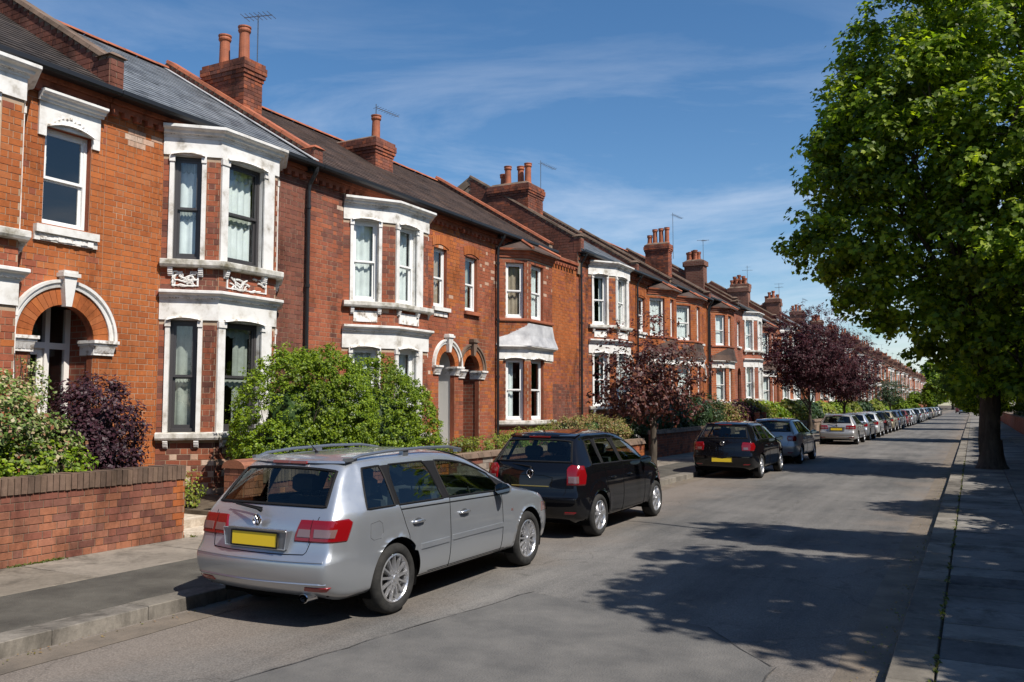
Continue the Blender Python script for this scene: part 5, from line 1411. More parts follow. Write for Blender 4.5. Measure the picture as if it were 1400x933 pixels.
# ------------------------------------------------------------------ garden walls and small street things
def brick_wall(name, label, x, y0, y1, h, detail, mats, coping='soldier', th=.24, ind=290, ch=.088, ln=.225, end_near=False, end_far=False):
    root = thing(name, label, 'wall', (x, y0, PZ), group=None)
    mb = MB(); mb.box(-th, 0, 0, y1 - y0, -.1, h - .02); mb.build('wall_core', M['mortar_dark'], root)
    P = frame(0, 0, 0, 1); hb_ = h - (.15 if coping == 'soldier' else .12)
    n = int(hb_ / ch)
    if detail:
        mm = [M[m] for m in mats]
        bricks(root, P, (0, 0, math.pi / 2), 0, y1 - y0, 0.0, n * ch + .001, [], mm, lambda a, z, R: (0 if R.random() < .72 - .5 * (z > n * ch - .2) else 1) if len(mm) < 3 or a < y1 - y0 - .26 else (2 if R.random() < .8 else 0), limit=ind, seed=int(y0 * 3), ch=ch, ln=ln, eye=Vector((-x, -y0, 1.8)), t=.008, jt=.009)
        for yy_, sg in ((0, -1), (y1 - y0, 1)):
            Q = frame(0 if sg < 0 else 0, yy_, -1 * 1, 0) if sg > 0 else frame(-th, yy_, 1, 0)
            st = MB(); R = random.Random(5)
            for i in range(n):
                for a, b in ((.0, .115), (.115, th)) if i % 2 else ((0, th),): st.fbox(Q, a + .004, b - .004, -.01, .012, i * ch + .005, (i + 1) * ch - .005, min(2, len(mm) - 1))
            st.build('brickwork', mm, root, kind='stuff')
    z = n * ch + .004
    if coping == 'soldier':
        b = MB(); b.box(-th - .03, .03, .004, .071, 0, h - z); me = b.mesh('coping_brick', M['brick_coping'])
        m = int((y1 - y0) / .076)
        for k in range(m): link('coping_brick', me, root, (random.uniform(-.004, .004), k * (y1 - y0) / m, z + random.uniform(-.004, .006)), rot=(random.uniform(-.02, .02), random.uniform(-.01, .01), 0))
    else:
        k = 0; yy_ = 0
        while yy_ < y1 - y0 - .05:
            l = min(random.uniform(.45, .7), y1 - y0 - yy_); c = MB(); e = .03
            c.hexa([(-th - .05, yy_ + .005, z), (.06, yy_ + .005, z), (.06, yy_ + l - .005, z), (-th - .05, yy_ + l - .005, z), (-th - .02, yy_ + .015, z + .11), (.02, yy_ + .015, z + .10), (.02, yy_ + l - .015, z + .10), (-th - .02, yy_ + l - .015, z + .11)])
            c.build('coping_stone', M['coping_stone'], root); yy_ += l
    return root
GB = ['brick_wall_garden', 'brick_brown', 'brick_orange']
brick_wall('garden_wall', 'long low brick garden wall with an upright brick coping at the far left', GW, 1.5, 8.32, .98, True, GB)
brick_wall('garden_wall', 'brick garden wall hidden behind the silver estate, starting at the rounded pier', GW, 9.76, 15.0, .82, True, GB, ind=60)
pi = MB(); pi.box(-.36, 0.02, 0, .38, -.05, .86)
pr_ = thing('gate_pier', 'brick gate pier with a rounded cap beside the silver estate', 'pier', (GW + .02, 9.36, PZ))
pi.build('pier_core', M['mortar_dark'], pr_); st = MB(); R = random.Random(2)
for i in range(9):
    z = i * .095
    for Q, w in ((frame(.02, 0, 0, 1), .38), (frame(-.36, 0, 1, 0), .38)):
        for a, b in (((0, .19), (.19, .38)) if i % 2 else ((0, .1), (.1, .28), (.28, .38))): st.fbox(Q, a + .004, b - .004, -.01, .012 + R.uniform(0, .004), z + .004, z + .09, R.choice((0, 0, 1)))
st.build('brickwork', [M['brick_wall_garden'], M['brick_brown']], pr_, kind='stuff')
cp = MB(); K = 8
for k in range(K):
    a0, a1 = math.pi * k / K, math.pi * (k + 1) / K
    f = lambda a: (-.17 - .23 * math.cos(a), .86 + .13 * math.sin(a))
    cp.poly([(f(a0)[0], -.03, f(a0)[1]), (f(a1)[0], -.03, f(a1)[1]), (f(a1)[0], .41, f(a1)[1]), (f(a0)[0], .41, f(a0)[1])])
cp.poly([(-.17 - .23 * math.cos(math.pi * k / K), -.03, .86 + .13 * math.sin(math.pi * k / K)) for k in range(K + 1)]); cp.poly([(-.17 - .23 * math.cos(math.pi * k / K), .41, .86 + .13 * math.sin(math.pi * k / K)) for k in reversed(range(K + 1))])
cp.build('pier_cap', M['brick_wall_garden'], pr_)
brick_wall('garden_wall', 'pale weathered stone garden wall between the silver estate and the black hatchback', GW, 15.05, 21.4, .78, True, ['stone_wall', 'brick_brown'], coping='stone', ch=.13, ln=.33, ind=120)
brick_wall('garden_wall', 'orange brick garden wall with planting above it, behind the black hatchback', GW, 21.5, 26.9, .72, True, ['brick_orange', 'brick_red', 'brick_orange'], coping='stone', ind=150)
brick_wall('garden_wall', 'brick garden wall in deep shade left of the second black car', GW, 28.0, 37.8, .95, True, ['brick_red', 'brick_brown'], coping='stone', ind=120)
for i, (a, b) in enumerate([(39, 44), (45.5, 51), (52.5, 58), (59.5, 66), (67, 74), (75, 84), (85, 96), (97, 110), (111, 130), (132, 160), (162, 220)]):
    w = brick_wall('garden_wall', '%s low brick garden wall beyond the shaded one, along the far pavement' % ords[i], GW, a, b, .8, False, [], coping='stone')
    w['group'] = 'low garden walls along the far terrace'
rw_ = thing('boundary_wall', 'dark brick boundary wall along the right hand pavement', 'wall', (2.62, -10, PZ))
b = MB(); b.box(0, .24, 0, 200, -.1, .95); b.build('brick_face', M['far_red'], rw_); b = MB(); b.box(-.04, .28, 0, 200, .95, 1.03); b.build('coping', M['coping_stone'], rw_)

# little timber gate and posts by the near purple tree
g = thing('garden_gate', 'grey timber gate between brick posts under the nearer purple tree', 'gate', (GW - .08, 44.1, PZ))
for k in range(9):
    b = MB(); b.box(-.03, 0, k * .15, k * .15 + .13, .08, 1.25); b.build('gate_board', M['tile_dark'], g)
for k in (-.2, 1.4):
    b = MB(); b.box(-.15, .1, k, k + .2, -.05, 1.4); b.build('gate_post', M['far_red'], g)
# lamp post out of the picture on the right; its long shadow crosses the road
lp = thing('lamp_post', 'slim street lamp post beyond the right edge of the picture', 'street lamp', (1.05, 11.95, PZ))
b = MB(); b.tube([(0, 0, 0), (0, 0, 1.2), (0, 0, 1.25), (0, 0, 6.9)], [.09, .085, .055, .035], 10); b.build('post', M['gutter'], lp)
b = MB(); b.tube([(0, 0, 6.9), (-.1, 0, 7.15), (-.35, 0, 7.25)], .025, 6); b.box(-.75, -.3, -.09, .09, 7.2, 7.3); b.build('lantern', M['gutter'], lp)
# ------------------------------------------------------------------ cars
def paint(name, col, metallic=0.6, rough=0.32, spec=0.5):
    m, t, b = new_mat(name)
    b.inputs['Base Color'].default_value = (*col, 1); b.inputs['Metallic'].default_value = metallic
    b.inputs['Specular IOR Level'].default_value = spec
    b.inputs['Roughness'].default_value = rough; b.inputs['Coat Weight'].default_value = 1.0; b.inputs['Coat Roughness'].default_value = 0.035
    g = N(t, 'ShaderNodeNewGeometry'); n = N(t, 'ShaderNodeTexNoise', Scale=5, Detail=8, Roughness=.7); t.links.new(g.outputs['Position'], n.inputs['Vector'])
    mr = N(t, 'ShaderNodeMapRange'); mr.inputs['To Min'].default_value = rough - .1; mr.inputs['To Max'].default_value = rough + .14
    t.links.new(n.outputs['Fac'], mr.inputs['Value']); t.links.new(mr.outputs[0], b.inputs['Roughness'])
    return m
M['silver'] = paint('silver_paint', (0.44, 0.465, 0.495), 0.74, 0.32)
M['black'] = paint('black_paint', (0.004, 0.004, 0.005), 0.0, 0.5, 0.0)
M['paint2'] = paint('paint_grey_blue', (0.36, 0.35, 0.335), 0.5)
M['paint3'] = paint('paint_pale', (0.55, 0.56, 0.56), 0.5)
M['paint4'] = paint('paint_dark_red', (0.12, 0.018, 0.018), 0.3)
M['paint5'] = paint('paint_dark_blue', (0.02, 0.03, 0.06), 0.3)
M['paint6'] = paint('paint_gold', (0.35, 0.30, 0.20), 0.6)
M['carglass'] = glass_mat('car_glass', (0.60, 0.70, 0.67), 1.0, 0.05)
M['trim'] = plain('trim', (0.008, 0.008, 0.009), 0.7, spec=0.2)
M['gap'] = plain('gap', (0.004, 0.004, 0.004), 0.9, spec=0.1)
M['rubber'] = mottled('rubber', [(0.012, 0.012, 0.012), (0.03, 0.029, 0.027)], rough=0.85, scale=12, bump=0.2)
M['chrome'] = plain('chrome', (0.75, 0.75, 0.76), 0.12, 1.0)
M['alloy'] = plain('alloy', (0.58, 0.58, 0.59), 0.3, 0.85)
M['plate'] = plain('number_plate', (0.72, 0.50, 0.02), 0.45)
M['red_lens'] = plain('red_lens', (0.17, 0.003, 0.005), 0.12, 0, 1.0, 0.3)
M['red_dark'] = plain('red_dark', (0.20, 0.004, 0.006), 0.12, 0, 1.0)
M['clear_lens'] = plain('clear_lens', (0.20, 0.12, 0.115), 0.15, 0.3, 1.0)
M['seat'] = plain('seat', (0.035, 0.036, 0.04), 0.9)
M['pale_trim'] = plain('pale_trim', (0.35, 0.35, 0.33), 0.8)

def boundary_tube(mb, me, r, seg=5):
    """thin strip along the outer edge of a mesh"""
    bm = bmesh.new(); bm.from_mesh(me)
    es = {e for e in bm.edges if len(e.link_faces) == 1}
    while es:
        e = es.pop(); loop = [e.verts[0], e.verts[1]]
        while True:
            nx = [q for q in loop[-1].link_edges if q in es]
            if not nx: break
            es.discard(nx[0]); loop.append(nx[0].other_vert(loop[-1]))
        if len(loop) > 6: mb.tube([v.co.copy() for v in loop], r, seg, cap=False)
    bm.free()

def wheel(root, x, y, R, sgn, W=.20, spokes=10, rimR=None, dish=.0):
    """tyre and alloy rim, turned outwards by sgn; origin of the part at the hub"""
    rr = rimR or R * .67
    w = thing_part = bpy.data.objects.new('wheel', None); C.objects.link(w); w.parent = root; w.location = (x, y, R); w.rotation_euler = (0, 0, 0 if sgn > 0 else math.pi)
    w.empty_display_size = .1
    t = MB(); prof = [(rr, -W + .01), (rr + .02, -W), (R * .9, -W + .0), (R * .975, -W + .025), (R, -W + .05), (R, -.05), (R * .975, -.022), (R * .91, -.0), (rr + .025, .004), (rr + .006, -.008), (rr, -.02)]
    t.lathe(prof, axis='x', seg=48); tread = MB()
    t.build('tyre', M['rubber'], w, smooth=True)
    m = MB(); m.lathe([(rr, -.012), (rr - .012, -.006), (rr - .022, -.02), (rr - .03, -.05), (rr - .035, -.15)], axis='x', seg=48)
    n = spokes if spokes <= 8 else 13
    for k in range(n):
        a = 2 * math.pi * (k + .25) / n; hw0, hw1 = (.017, .024) if n <= 7 else (.012, .0125)
        def pt(r, off, h): return (h, r * math.cos(a) - off * math.sin(a), r * math.sin(a) + off * math.cos(a))
        m.hexa([pt(.04, -hw0, -.045), pt(.04, hw0, -.045), pt(rr - .02, hw1, -.04), pt(rr - .02, -hw1, -.04), pt(.04, -hw0 * .7, -.012), pt(.04, hw0 * .7, -.012), pt(rr - .018, hw1 * .7, -.016), pt(rr - .018, -hw1 * .7, -.016)])
    m.lathe([(.0, -.002), (.03, -.003), (.035, -.012), (.068, -.014), (.075, -.05)], axis='x', seg=20)
    for k in range(5):
        a = 2 * math.pi * k / 5; m.lathe([(0, -.006), (.009, -.008), (.009, -.02)], (0, .05 * math.cos(a), .05 * math.sin(a)), axis='x', seg=8)
    m.build('rim', M['alloy'], w)
    b = MB(); b.lathe([(.0, -.07), (rr - .05, -.07), (rr - .03, -.15)], axis='x', seg=24); b.build('brake_disc', plain_dark, w)
    return w
plain_dark = plain('brake', (0.05, 0.05, 0.05), 0.5, 0.6)

def rbox(mb, x0, x1, y0, y1, z0, z1, e=.03, mi=0):
    """chamfered block"""
    a = [(x0 + e, y0 + e, z0), (x1 - e, y0 + e, z0), (x1 - e, y1 - e, z0), (x0 + e, y1 - e, z0)]
    b = [(x0, y0, z0 + e), (x1, y0, z0 + e), (x1, y1, z0 + e), (x0, y1, z0 + e)]
    c = [(p[0], p[1], z1 - e) for p in b]; d = [(p[0], p[1], z1) for p in a]
    mb.hexa(a + b, mi, (1,)); mb.hexa(b + c, mi, (0, 1)); mb.hexa(c + d, mi, (0,))

def car(name, label, loc, sp, rotz=0, group='cars parked along the left kerb'):
    root = thing(name, label, 'car', loc, rotz, group)
    ST = sp['st']; nS = len(ST); NR = 11
    verts, faces, mi = [], [], []; ids = {}
    def V(p):
        verts.append(p); return len(verts) - 1
    for i, s in enumerate(ST):
        for k, (x, y, z) in enumerate(s):
            ids[(i, k, 1)] = V((x, y, z)); ids[(i, k, -1)] = ids[(i, k, 1)] if k == NR - 1 else V((-x, y, z))
    G = sp['glass']            # station index -> material of the band between rings 6 and 7
    for i in range(nS - 1):
        for k in range(NR - 1):
            m = 0
            if k == 6: m = {'g': 1, 't': 4, 'b': 0}[G[i]]
            if k >= 8 and i in sp['screen']: m = 3
            if k < 6 and i in sp['door1']: m = 6
            if k < 6 and i in sp['door2']: m = 7
            if k < 1: m = 0 if not (m in (6, 7)) else 8
            if i == 0 and k < 3: m = 5
            if i >= sp['hood'] and k >= 6: m = 9
            for s in (1, -1):
                q = [ids[(i, k, s)], ids[(i + 1, k, s)], ids[(i + 1, k + 1, s)], ids[(i, k + 1, s)]]
                faces.append(q if s > 0 else q[::-1]); mi.append(m)
    def cap(i, sg, bulge):
        ring = ST[i]; x7 = ring[7][0]; fr = [1, ring[8][0] / x7, ring[9][0] / x7, 0, -ring[9][0] / x7, -ring[8][0] / x7, -1]
        rows = []
        for k in range(7):
            x, y, z = ring[k]; b = bulge[k] if hasattr(bulge, '__len__') else bulge; r = []
            for j, f in enumerate(fr):
                if j == 0: r.append(ids[(i, k, 1)])
                elif j == 6: r.append(ids[(i, k, -1)])
                else: r.append(V((x * f, y + sg * b * (1 - abs(f) ** 2.2), z)))
            rows.append(r)
        rows.append([ids[(i, 7, 1)], ids[(i, 8, 1)], ids[(i, 9, 1)], ids[(i, 10, 1)], ids[(i, 9, -1)], ids[(i, 8, -1)], ids[(i, 7, -1)]])
        for k in range(7):
            for j in range(6):
                m = 0
                if sg < 0:
                    if k < 3: m = 5
                    elif k in (3, 4, 5): m = 10
                    elif k == 6: m = 2 if 0 < j < 5 else 0
                else: m = 5 if k < 4 else 0
                q = [rows[k][j], rows[k][j + 1], rows[k + 1][j + 1], rows[k + 1][j]]
                faces.append(q[::-1] if sg < 0 else q); mi.append(m)
    cap(0, -1, sp.get('rbulge', .07)); cap(nS - 1, 1, sp.get('fbulge', .16))
    me = bpy.data.meshes.new('cage'); me.from_pydata(verts, [], faces); me.polygons.foreach_set('material_index', mi)
    for _ in range(11): me.materials.append(M['trim'])
    bm = bmesh.new(); bm.from_mesh(me); cl = bm.edges.layers.float.get('crease_edge') or bm.edges.layers.float.new('crease_edge')
    bm.verts.ensure_lookup_table(); inv = {}
    for (i, k, s), v in ids.items(): inv[v] = (i, k)
    for e in bm.edges:
        a, b = inv.get(e.verts[0].index), inv.get(e.verts[1].index)
        if a and b and a[1] == b[1]:
            e[cl] = {6: .55, 3: .7, 4: .4, 1: .3, 7: .25, 0: .5}.get(a[1], 0)
        if a and b and a[0] == b[0] and a[0] in (3, 4, 5, 6) and max(a[1], b[1]) <= 7: e[cl] = 1.0
        if a and b and a[0] == b[0] and a[0] in (2, 8) and min(a[1], b[1]) == 6: e[cl] = .9
    bmesh.ops.recalc_face_normals(bm, faces=bm.faces); bm.to_mesh(me); bm.free()
    tmp = bpy.data.objects.new('tmp', me); C.objects.link(tmp)
    sm = tmp.modifiers.new('s', 'SUBSURF'); sm.levels = sp.get('level', 3); sm.render_levels = sm.levels
    dg = bpy.context.evaluated_depsgraph_get(); dg.update(); ev = bpy.data.meshes.new_from_object(tmp.evaluated_get(dg))
    bpy.data.objects.remove(tmp)
    bm = bmesh.new(); bm.from_mesh(ev)
    for f in bm.faces: f.smooth = True
    wy, R = sp['wheels'], sp['R']; AR = R + .045
    # wheel arches: pull the grid onto a circle and cut the inside away
    for y0 in wy:
        cz = R + .01
        for v in bm.verts:
            if abs(v.co.x) < .5: continue
            d = math.hypot(v.co.y - y0, v.co.z - cz)
            if abs(d - AR) < .032 and d > 1e-4:
                k = AR / d; v.co.y = y0 + (v.co.y - y0) * k; v.co.z = cz + (v.co.z - cz) * k
        kill = [f for f in bm.faces if abs(f.calc_center_median().x) > .5 and math.hypot(f.calc_center_median().y - y0, f.calc_center_median().z - cz) < AR - .002]
        bmesh.ops.delete(bm, geom=kill, context='FACES')
        # gentle flare of the arch
        for v in bm.verts:
            if abs(v.co.x) < .5: continue
            d = math.hypot(v.co.y - y0, v.co.z - cz)
            if d < AR + .10: v.co.x += math.copysign(.010 * max(0, 1 - (d - AR) / .10) ** .6, v.co.x)
    full = bpy.data.meshes.new('full'); bm.to_mesh(full)
    tree_ = BVHTree.FromBMesh(bm)
    pm = M[sp['paint']]
    def split(idx, name, mat, sides=False, islands=False, parent=root, thick=0):
        res = []
        for s in ((1, -1) if sides else (0,)):
            b2 = bm.copy(); dl = [f for f in b2.faces if f.material_index not in idx or (s and f.calc_center_median().x * s < 0)]
            bmesh.ops.delete(b2, geom=dl, context='FACES')
            if islands:
                left = set(b2.faces); groups = []
                while left:
                    st_ = [left.pop()]; g = set(st_)
                    while st_:
                        f = st_.pop()
                        for e in f.edges:
                            for q in e.link_faces:
                                if q in left: left.discard(q); g.add(q); st_.append(q)
                    groups.append({f.index for f in g})
            else: groups = [None]
            b2.faces.index_update()
            for g in groups:
                b3 = b2.copy()
                if g is not None:
                    b3.faces.ensure_lookup_table()
                    bmesh.ops.delete(b3, geom=[f for f in b3.faces if f.index not in g], context='FACES')
                for f in b3.faces: f.material_index = 0
                if b3.faces:
                    m = bpy.data.meshes.new(name); b3.to_mesh(m); m.materials.append(mat); res.append(link(name, m, parent))
                b3.free()
            b2.free()
        return res
    split({0}, 'body', pm); split({10}, 'tailgate', pm); split({9}, 'bonnet', pm); split({5}, 'bumper', pm, islands=True); split({8}, 'side_skirt', pm, True); split({4}, 'window_pillar', M['trim'], islands=True)
    sides = split({1}, 'side_window', M['carglass'], True, True); rw = split({2}, 'rear_window', M['carglass']); ws = split({3}, 'windscreen', M['carglass'])
    doors = split({6}, 'door', pm, True) + split({7}, 'door', pm, True)
    for o in sides + rw + ws:
        b = MB(); boundary_tube(b, o.data, .011 if o in sides else .016); b.build('window_seal', M['trim'], o)
    for o in doors:
        b = MB(); boundary_tube(b, o.data, .0042, 4); b.build('door_gap', M['gap'], o)
    # near-black boxes added to block light and darken the underside; wheel wells
    w0 = ST[2][3][0]; Lc = max(p[1] for p in ST[-1]); u = MB()
    u.box(-w0 * .72, w0 * .72, .25, Lc - .3, .20, .34)
    u.box(-w0 * .90, w0 * .90, wy[0] + AR + .02, wy[1] - AR - .02, .24, .40); u.box(-w0 * .8, w0 * .8, .14, wy[0] - AR - .02, .28, .42); u.box(-w0 * .72, w0 * .72, wy[1] + AR + .02, Lc - .18, .24, .42)
    u.build('underbody', M['gap'], root)
    for y0 in wy:
        for s in (1, -1):
            b = MB(); K = 18; xo, xi = s * (w0 * .965), s * (w0 - .34)
            for k in range(K):
                a0, a1 = math.pi * (-.12 + 1.24 * k / K), math.pi * (-.12 + 1.24 * (k + 1) / K)
                p = lambda a, x: (x, y0 + (AR + .004) * math.cos(a), R + .01 + (AR + .004) * math.sin(a))
                b.poly([p(a0, xo), p(a1, xo), p(a1, xi), p(a0, xi)]); b.poly([p(a0, xi), p(a1, xi), (xi, y0, R)])
            b.build('wheel_well', M['gap'], root)
    xw = sp['track']
    for y0 in wy:
        for s in (1, -1): wheel(root, s * xw, y0, R, s, spokes=sp.get('spokes', 10), rimR=sp.get('rim'))
    # patches that follow the bodywork: (theta,z) seen from an upright axis inside
    def wrap(poly, mat, name, ax, off=.006, parent=root, nu=16, side=1, edge=.0):
        us = [p[0] for p in poly]; zs = [p[1] for p in poly]
        def inside_(u, z):
            c = False; n = len(poly); j = n - 1
            for i in range(n):
                (xi, yi), (xj, yj) = poly[i], poly[j]
                if (yi > z) != (yj > z) and u < (xj - xi) * (z - yi) / (yj - yi) + xi: c = not c
                j = i
            return c
        # rows of constant z between left and right limits of the polygon
        rows = []; K = 12; z0, z1 = min(zs), max(zs)
        for r in range(K + 1):
            z = z0 + (z1 - z0) * min(max(r / K, .002), .998); xs = []
            n = len(poly)
            for i in range(n):
                (xa, ya), (xb, yb) = poly[i], poly[(i + 1) % n]
                if (ya > z) != (yb > z): xs.append(xa + (xb - xa) * (z - ya) / (yb - ya))
            if len(xs) < 2: continue
            rows.append((z, min(xs), max(xs)))
        b = MB(); grid = []
        for z, a, e in rows:
            row = []
            for q in range(nu + 1):
                th = RD(a + (e - a) * q / nu); d = Vector((math.cos(th) * side, math.sin(th), 0)); o = Vector((ax[0] * side, ax[1], z))
                h = tree_.ray_cast(o, d, 3)
                if h[0] is None: row.append(o + d * .5); continue
                nrm = h[1] if h[1].dot(d) > 0 else -h[1]
                ed = 0 if q in (0, nu) or z in (rows[0][0], rows[-1][0]) else 1
                row.append(h[0] + nrm * (off * ed - .004 * (1 - ed)))
            grid.append(row)
        for r in range(len(grid) - 1):
            for q in range(nu): b.poly([grid[r][q], grid[r][q + 1], grid[r + 1][q + 1], grid[r + 1][q]])
        return b.build(name, mat, parent, smooth=True)
    def line(pts, proj, r, name, mat, parent=root, off=0.0, n=8):
        """thin line lying on the surface; pts 2D, proj gives (origin, direction)"""
        P = []
        for i in range(len(pts) - 1):
            for q in range(n):
                t = q / n; P.append(tuple(pts[i][k] * (1 - t) + pts[i + 1][k] * t for k in range(2)))
        P.append(pts[-1]); out = []
        for p in P:
            o, d = proj(p); h = tree_.ray_cast(Vector(o), Vector(d), 4)
            if h[0] is not None: out.append(h[0] - Vector(d) * off)
        b = MB()
        if len(out) > 1: b.tube(out, r, 5); return b.build(name, mat, parent)
    rear = lambda p: ((p[0], -2, p[1]), (0, 1, 0))
    def side(s): return lambda p: ((s * 2, p[0], p[1]), (-s, 0, 0))
    sp['details'](root, dict(wrap=wrap, line=line, rear=rear, side=side, tree=tree_, doors=doors, pm=pm))
    # seats and dashboard
    for y0, h in sp['seats']:
        for s in (1, -1):
            b = MB(); x = s * .36; rbox(b, x - .25, x + .25, y0, y0 + .5, .34, .5, .05)
            b.hexa([(x - .24, y0 - .02, .45), (x + .24, y0 - .02, .45), (x + .24, y0 + .12, .45), (x - .24, y0 + .12, .45), (x - .2, y0 - .18, h), (x + .2, y0 - .18, h), (x + .2, y0 - .08, h), (x - .2, y0 - .08, h)])
            q = b.build('seat', M['seat'], root); b = MB(); rbox(b, x - .13, x + .13, y0 - .22, y0 - .11, h + .04, h + .22, .035); b.tube([(x - .05, y0 - .15, h - .02), (x - .05, y0 - .16, h + .08)], .008, 5); b.tube([(x + .05, y0 - .15, h - .02), (x + .05, y0 - .16, h + .08)], .008, 5)
            b.build('headrest', M['seat'], q)
    yd = sp['dash']; b = MB(); rbox(b, -.68, .68, yd, yd + .35, .6, .93, .06); b.build('dashboard', M['seat'], root)
    b = MB(); b.tube([(.36 + .18 * math.cos(a), yd - .12 + .05 * math.sin(a), .88 + .17 * math.sin(a)) for a in np.linspace(0, 6.2832, 20)], .014, 6, cap=False); b.build('steering_wheel', M['trim'], root)
    b = MB(); b.box(-.7, .7, .45, yd + .3, .30, .36); b.build('cabin_floor', M['seat'], root)
    return root

def mirrors(root, x, y, z, pm, s=1.0):
    for sg in (1, -1):
        b = MB(); cx_ = sg * (x + .10)
        prof = [(.0, .02), (.05, .055), (.09, .07), (.13, .072)]
        n0 = len(b.v); K = 12
        for d, r in prof:
            for k in range(K):
                a = 2 * math.pi * k / K; sx = 1.35 if math.cos(a) * sg < 0 else 1.5
                b.v.append((cx_ + math.cos(a) * r * sx * (1 if abs(math.cos(a)) < .9 else .92), y + .13 - d, z + math.sin(a) * r * .92))
        for i in range(len(prof) - 1):
            for k in range(K): b.f.append((n0 + i * K + k, n0 + i * K + (k + 1) % K, n0 + (i + 1) * K + (k + 1) % K, n0 + (i + 1) * K + k)); b.m.append(0)
        b.f.append(tuple(n0 + k for k in range(K))); b.m.append(0)
        mo = b.build('wing_mirror', pm, root, smooth=True)
        g = MB(); g.poly([(v[0] * .97 + cx_ * .03, y + .002, v[2] * .97 + z * .03) for v in b.v[-K:]]); g.build('mirror_glass', M['chrome_dark'], mo)
        c = MB(); c.tube([(sg * (x - .03), y + .08, z - .05), (sg * (x + .05), y + .08, z - .045)], .024, 6); c.build('mirror_arm', M['trim'], mo)
M['chrome_dark'] = plain('mirror_glass', (0.25, 0.28, 0.30), 0.05, 1.0)

def plate(root, y, z, w=.52, h=.112, x=0, lean=.0):
    b = MB(); b.hexa([(x - w / 2, y, z), (x + w / 2, y, z), (x + w / 2, y + .012, z), (x - w / 2, y + .012, z), (x - w / 2, y + lean, z + h), (x + w / 2, y + lean, z + h), (x + w / 2, y + .012 + lean, z + h), (x - w / 2, y + .012 + lean, z + h)])
    o = b.build('number_plate', M['plate'], root)
    b = MB(); e = .008
    for p in ([(x - w / 2 - e, y - .002, z - e), (x + w / 2 + e, y - .002, z - e)], [(x - w / 2 - e, y - .002 + lean, z + h + e), (x + w / 2 + e, y - .002 + lean, z + h + e)], [(x - w / 2 - e, y - .002, z - e), (x - w / 2 - e, y - .002 + lean, z + h + e)], [(x + w / 2 + e, y - .002, z - e), (x + w / 2 + e, y - .002 + lean, z + h + e)]): b.tube(p, .006, 4)
    b.build('plate_frame', M['trim'], o)

def door_handle(root, s, x, y, z, mat):
    b = MB(); b.tube([(s * (x - .01), y, z), (s * (x + .022), y + .02, z + .004), (s * (x + .03), y + .09, z + .008), (s * (x + .022), y + .17, z + .004), (s * (x - .01), y + .19, z)], [.012, .015, .017, .015, .012], 8)
    b.build('door_handle', mat, root, smooth=True)
    b = MB(); K = 12
    b.poly([(s * (x + .003), y + .095 + .065 * math.cos(2 * math.pi * k / K), z + .005 + .032 * math.sin(2 * math.pi * k / K)) for k in range(K)]); b.build('handle_recess', M['gap_soft'], root)
M['gap_soft'] = plain('gap_soft', (0.08, 0.085, 0.09), 0.5, 0.4)

def ring_badge(root, y, z, r, kind, x=0):
    b = MB(); n = 24
    b.tube([(x + r * math.cos(a), y, z + r * math.sin(a)) for a in np.linspace(0, 2 * math.pi, n)], r * .13, 6, cap=False)
    if kind == 0:      # roundel with crossed strokes
        for p in ([(-.8, .5), (-.3, -.7)], [(-.3, -.7), (0, -.05)], [(0, -.05), (.3, -.7)], [(.3, -.7), (.8, .5)], [(-.42, .8), (0, .12)], [(0, .12), (.42, .8)]):
            b.tube([(x + r * q[0] * .95, y, z + r * q[1] * .95) for q in p], r * .09, 5)
    else:              # roundel with an upright bar and a pointed foot
        b.tube([(x, y, z + r * .55), (x, y, z - r * .6)], r * .16, 6); b.tube([(x - r * .35, y, z + r * .15), (x, y, z + r * .55)], r * .1, 5)
        b.tube([(x - r * .6, y, z - r * .75), (x, y, z - r * 1.5)], r * .14, 5); b.tube([(x + r * .6, y, z - r * .75), (x, y, z - r * 1.5)], r * .14, 5)
    b.build('badge', M['chrome'], root)
    b = MB(); b.lathe([(0, 0), (r, 0)], (0, 0, 0), axis='z', seg=20)
    b.v = [(x + v[0], y + .004, z + v[1]) for v in b.v]; b.build('badge_disc', M['trim'] if kind == 0 else M['gap'], root)

def ring(y, w, belt, x7, z7, zt, off=None, zb=.22, lw=1.0, z5=.075, b6=.955, mid=None):
    o = off or [0] * 11
    zs = [zb, zb + .055, .42, .585, .66, belt - z5, belt, z7, z7 + .045, zt, zt + .012]
    xs = [.80 * w, .955 * w, .995 * w * lw, w * lw, .997 * w * lw, .985 * w, b6 * w, x7, x7 - .055, x7 * .5, 0]
    return [(xs[k], y + o[k], zs[k]) for k in range(11)]
def hood(y, w, z6, zc, off=None, zb=.22):
    o = off or [0] * 11
    zs = [zb, zb + .055, .40, .52, .62, z6 - .06, z6, z6 + (zc - z6) * .45, z6 + (zc - z6) * .65, z6 + (zc - z6) * .9, zc]
    xs = [.80 * w, .955 * w, w, w, .995 * w, .975 * w, .93 * w, .80 * w, .66 * w, .36 * w, 0]
    return [(xs[k], y + o[k], zs[k]) for k in range(11)]

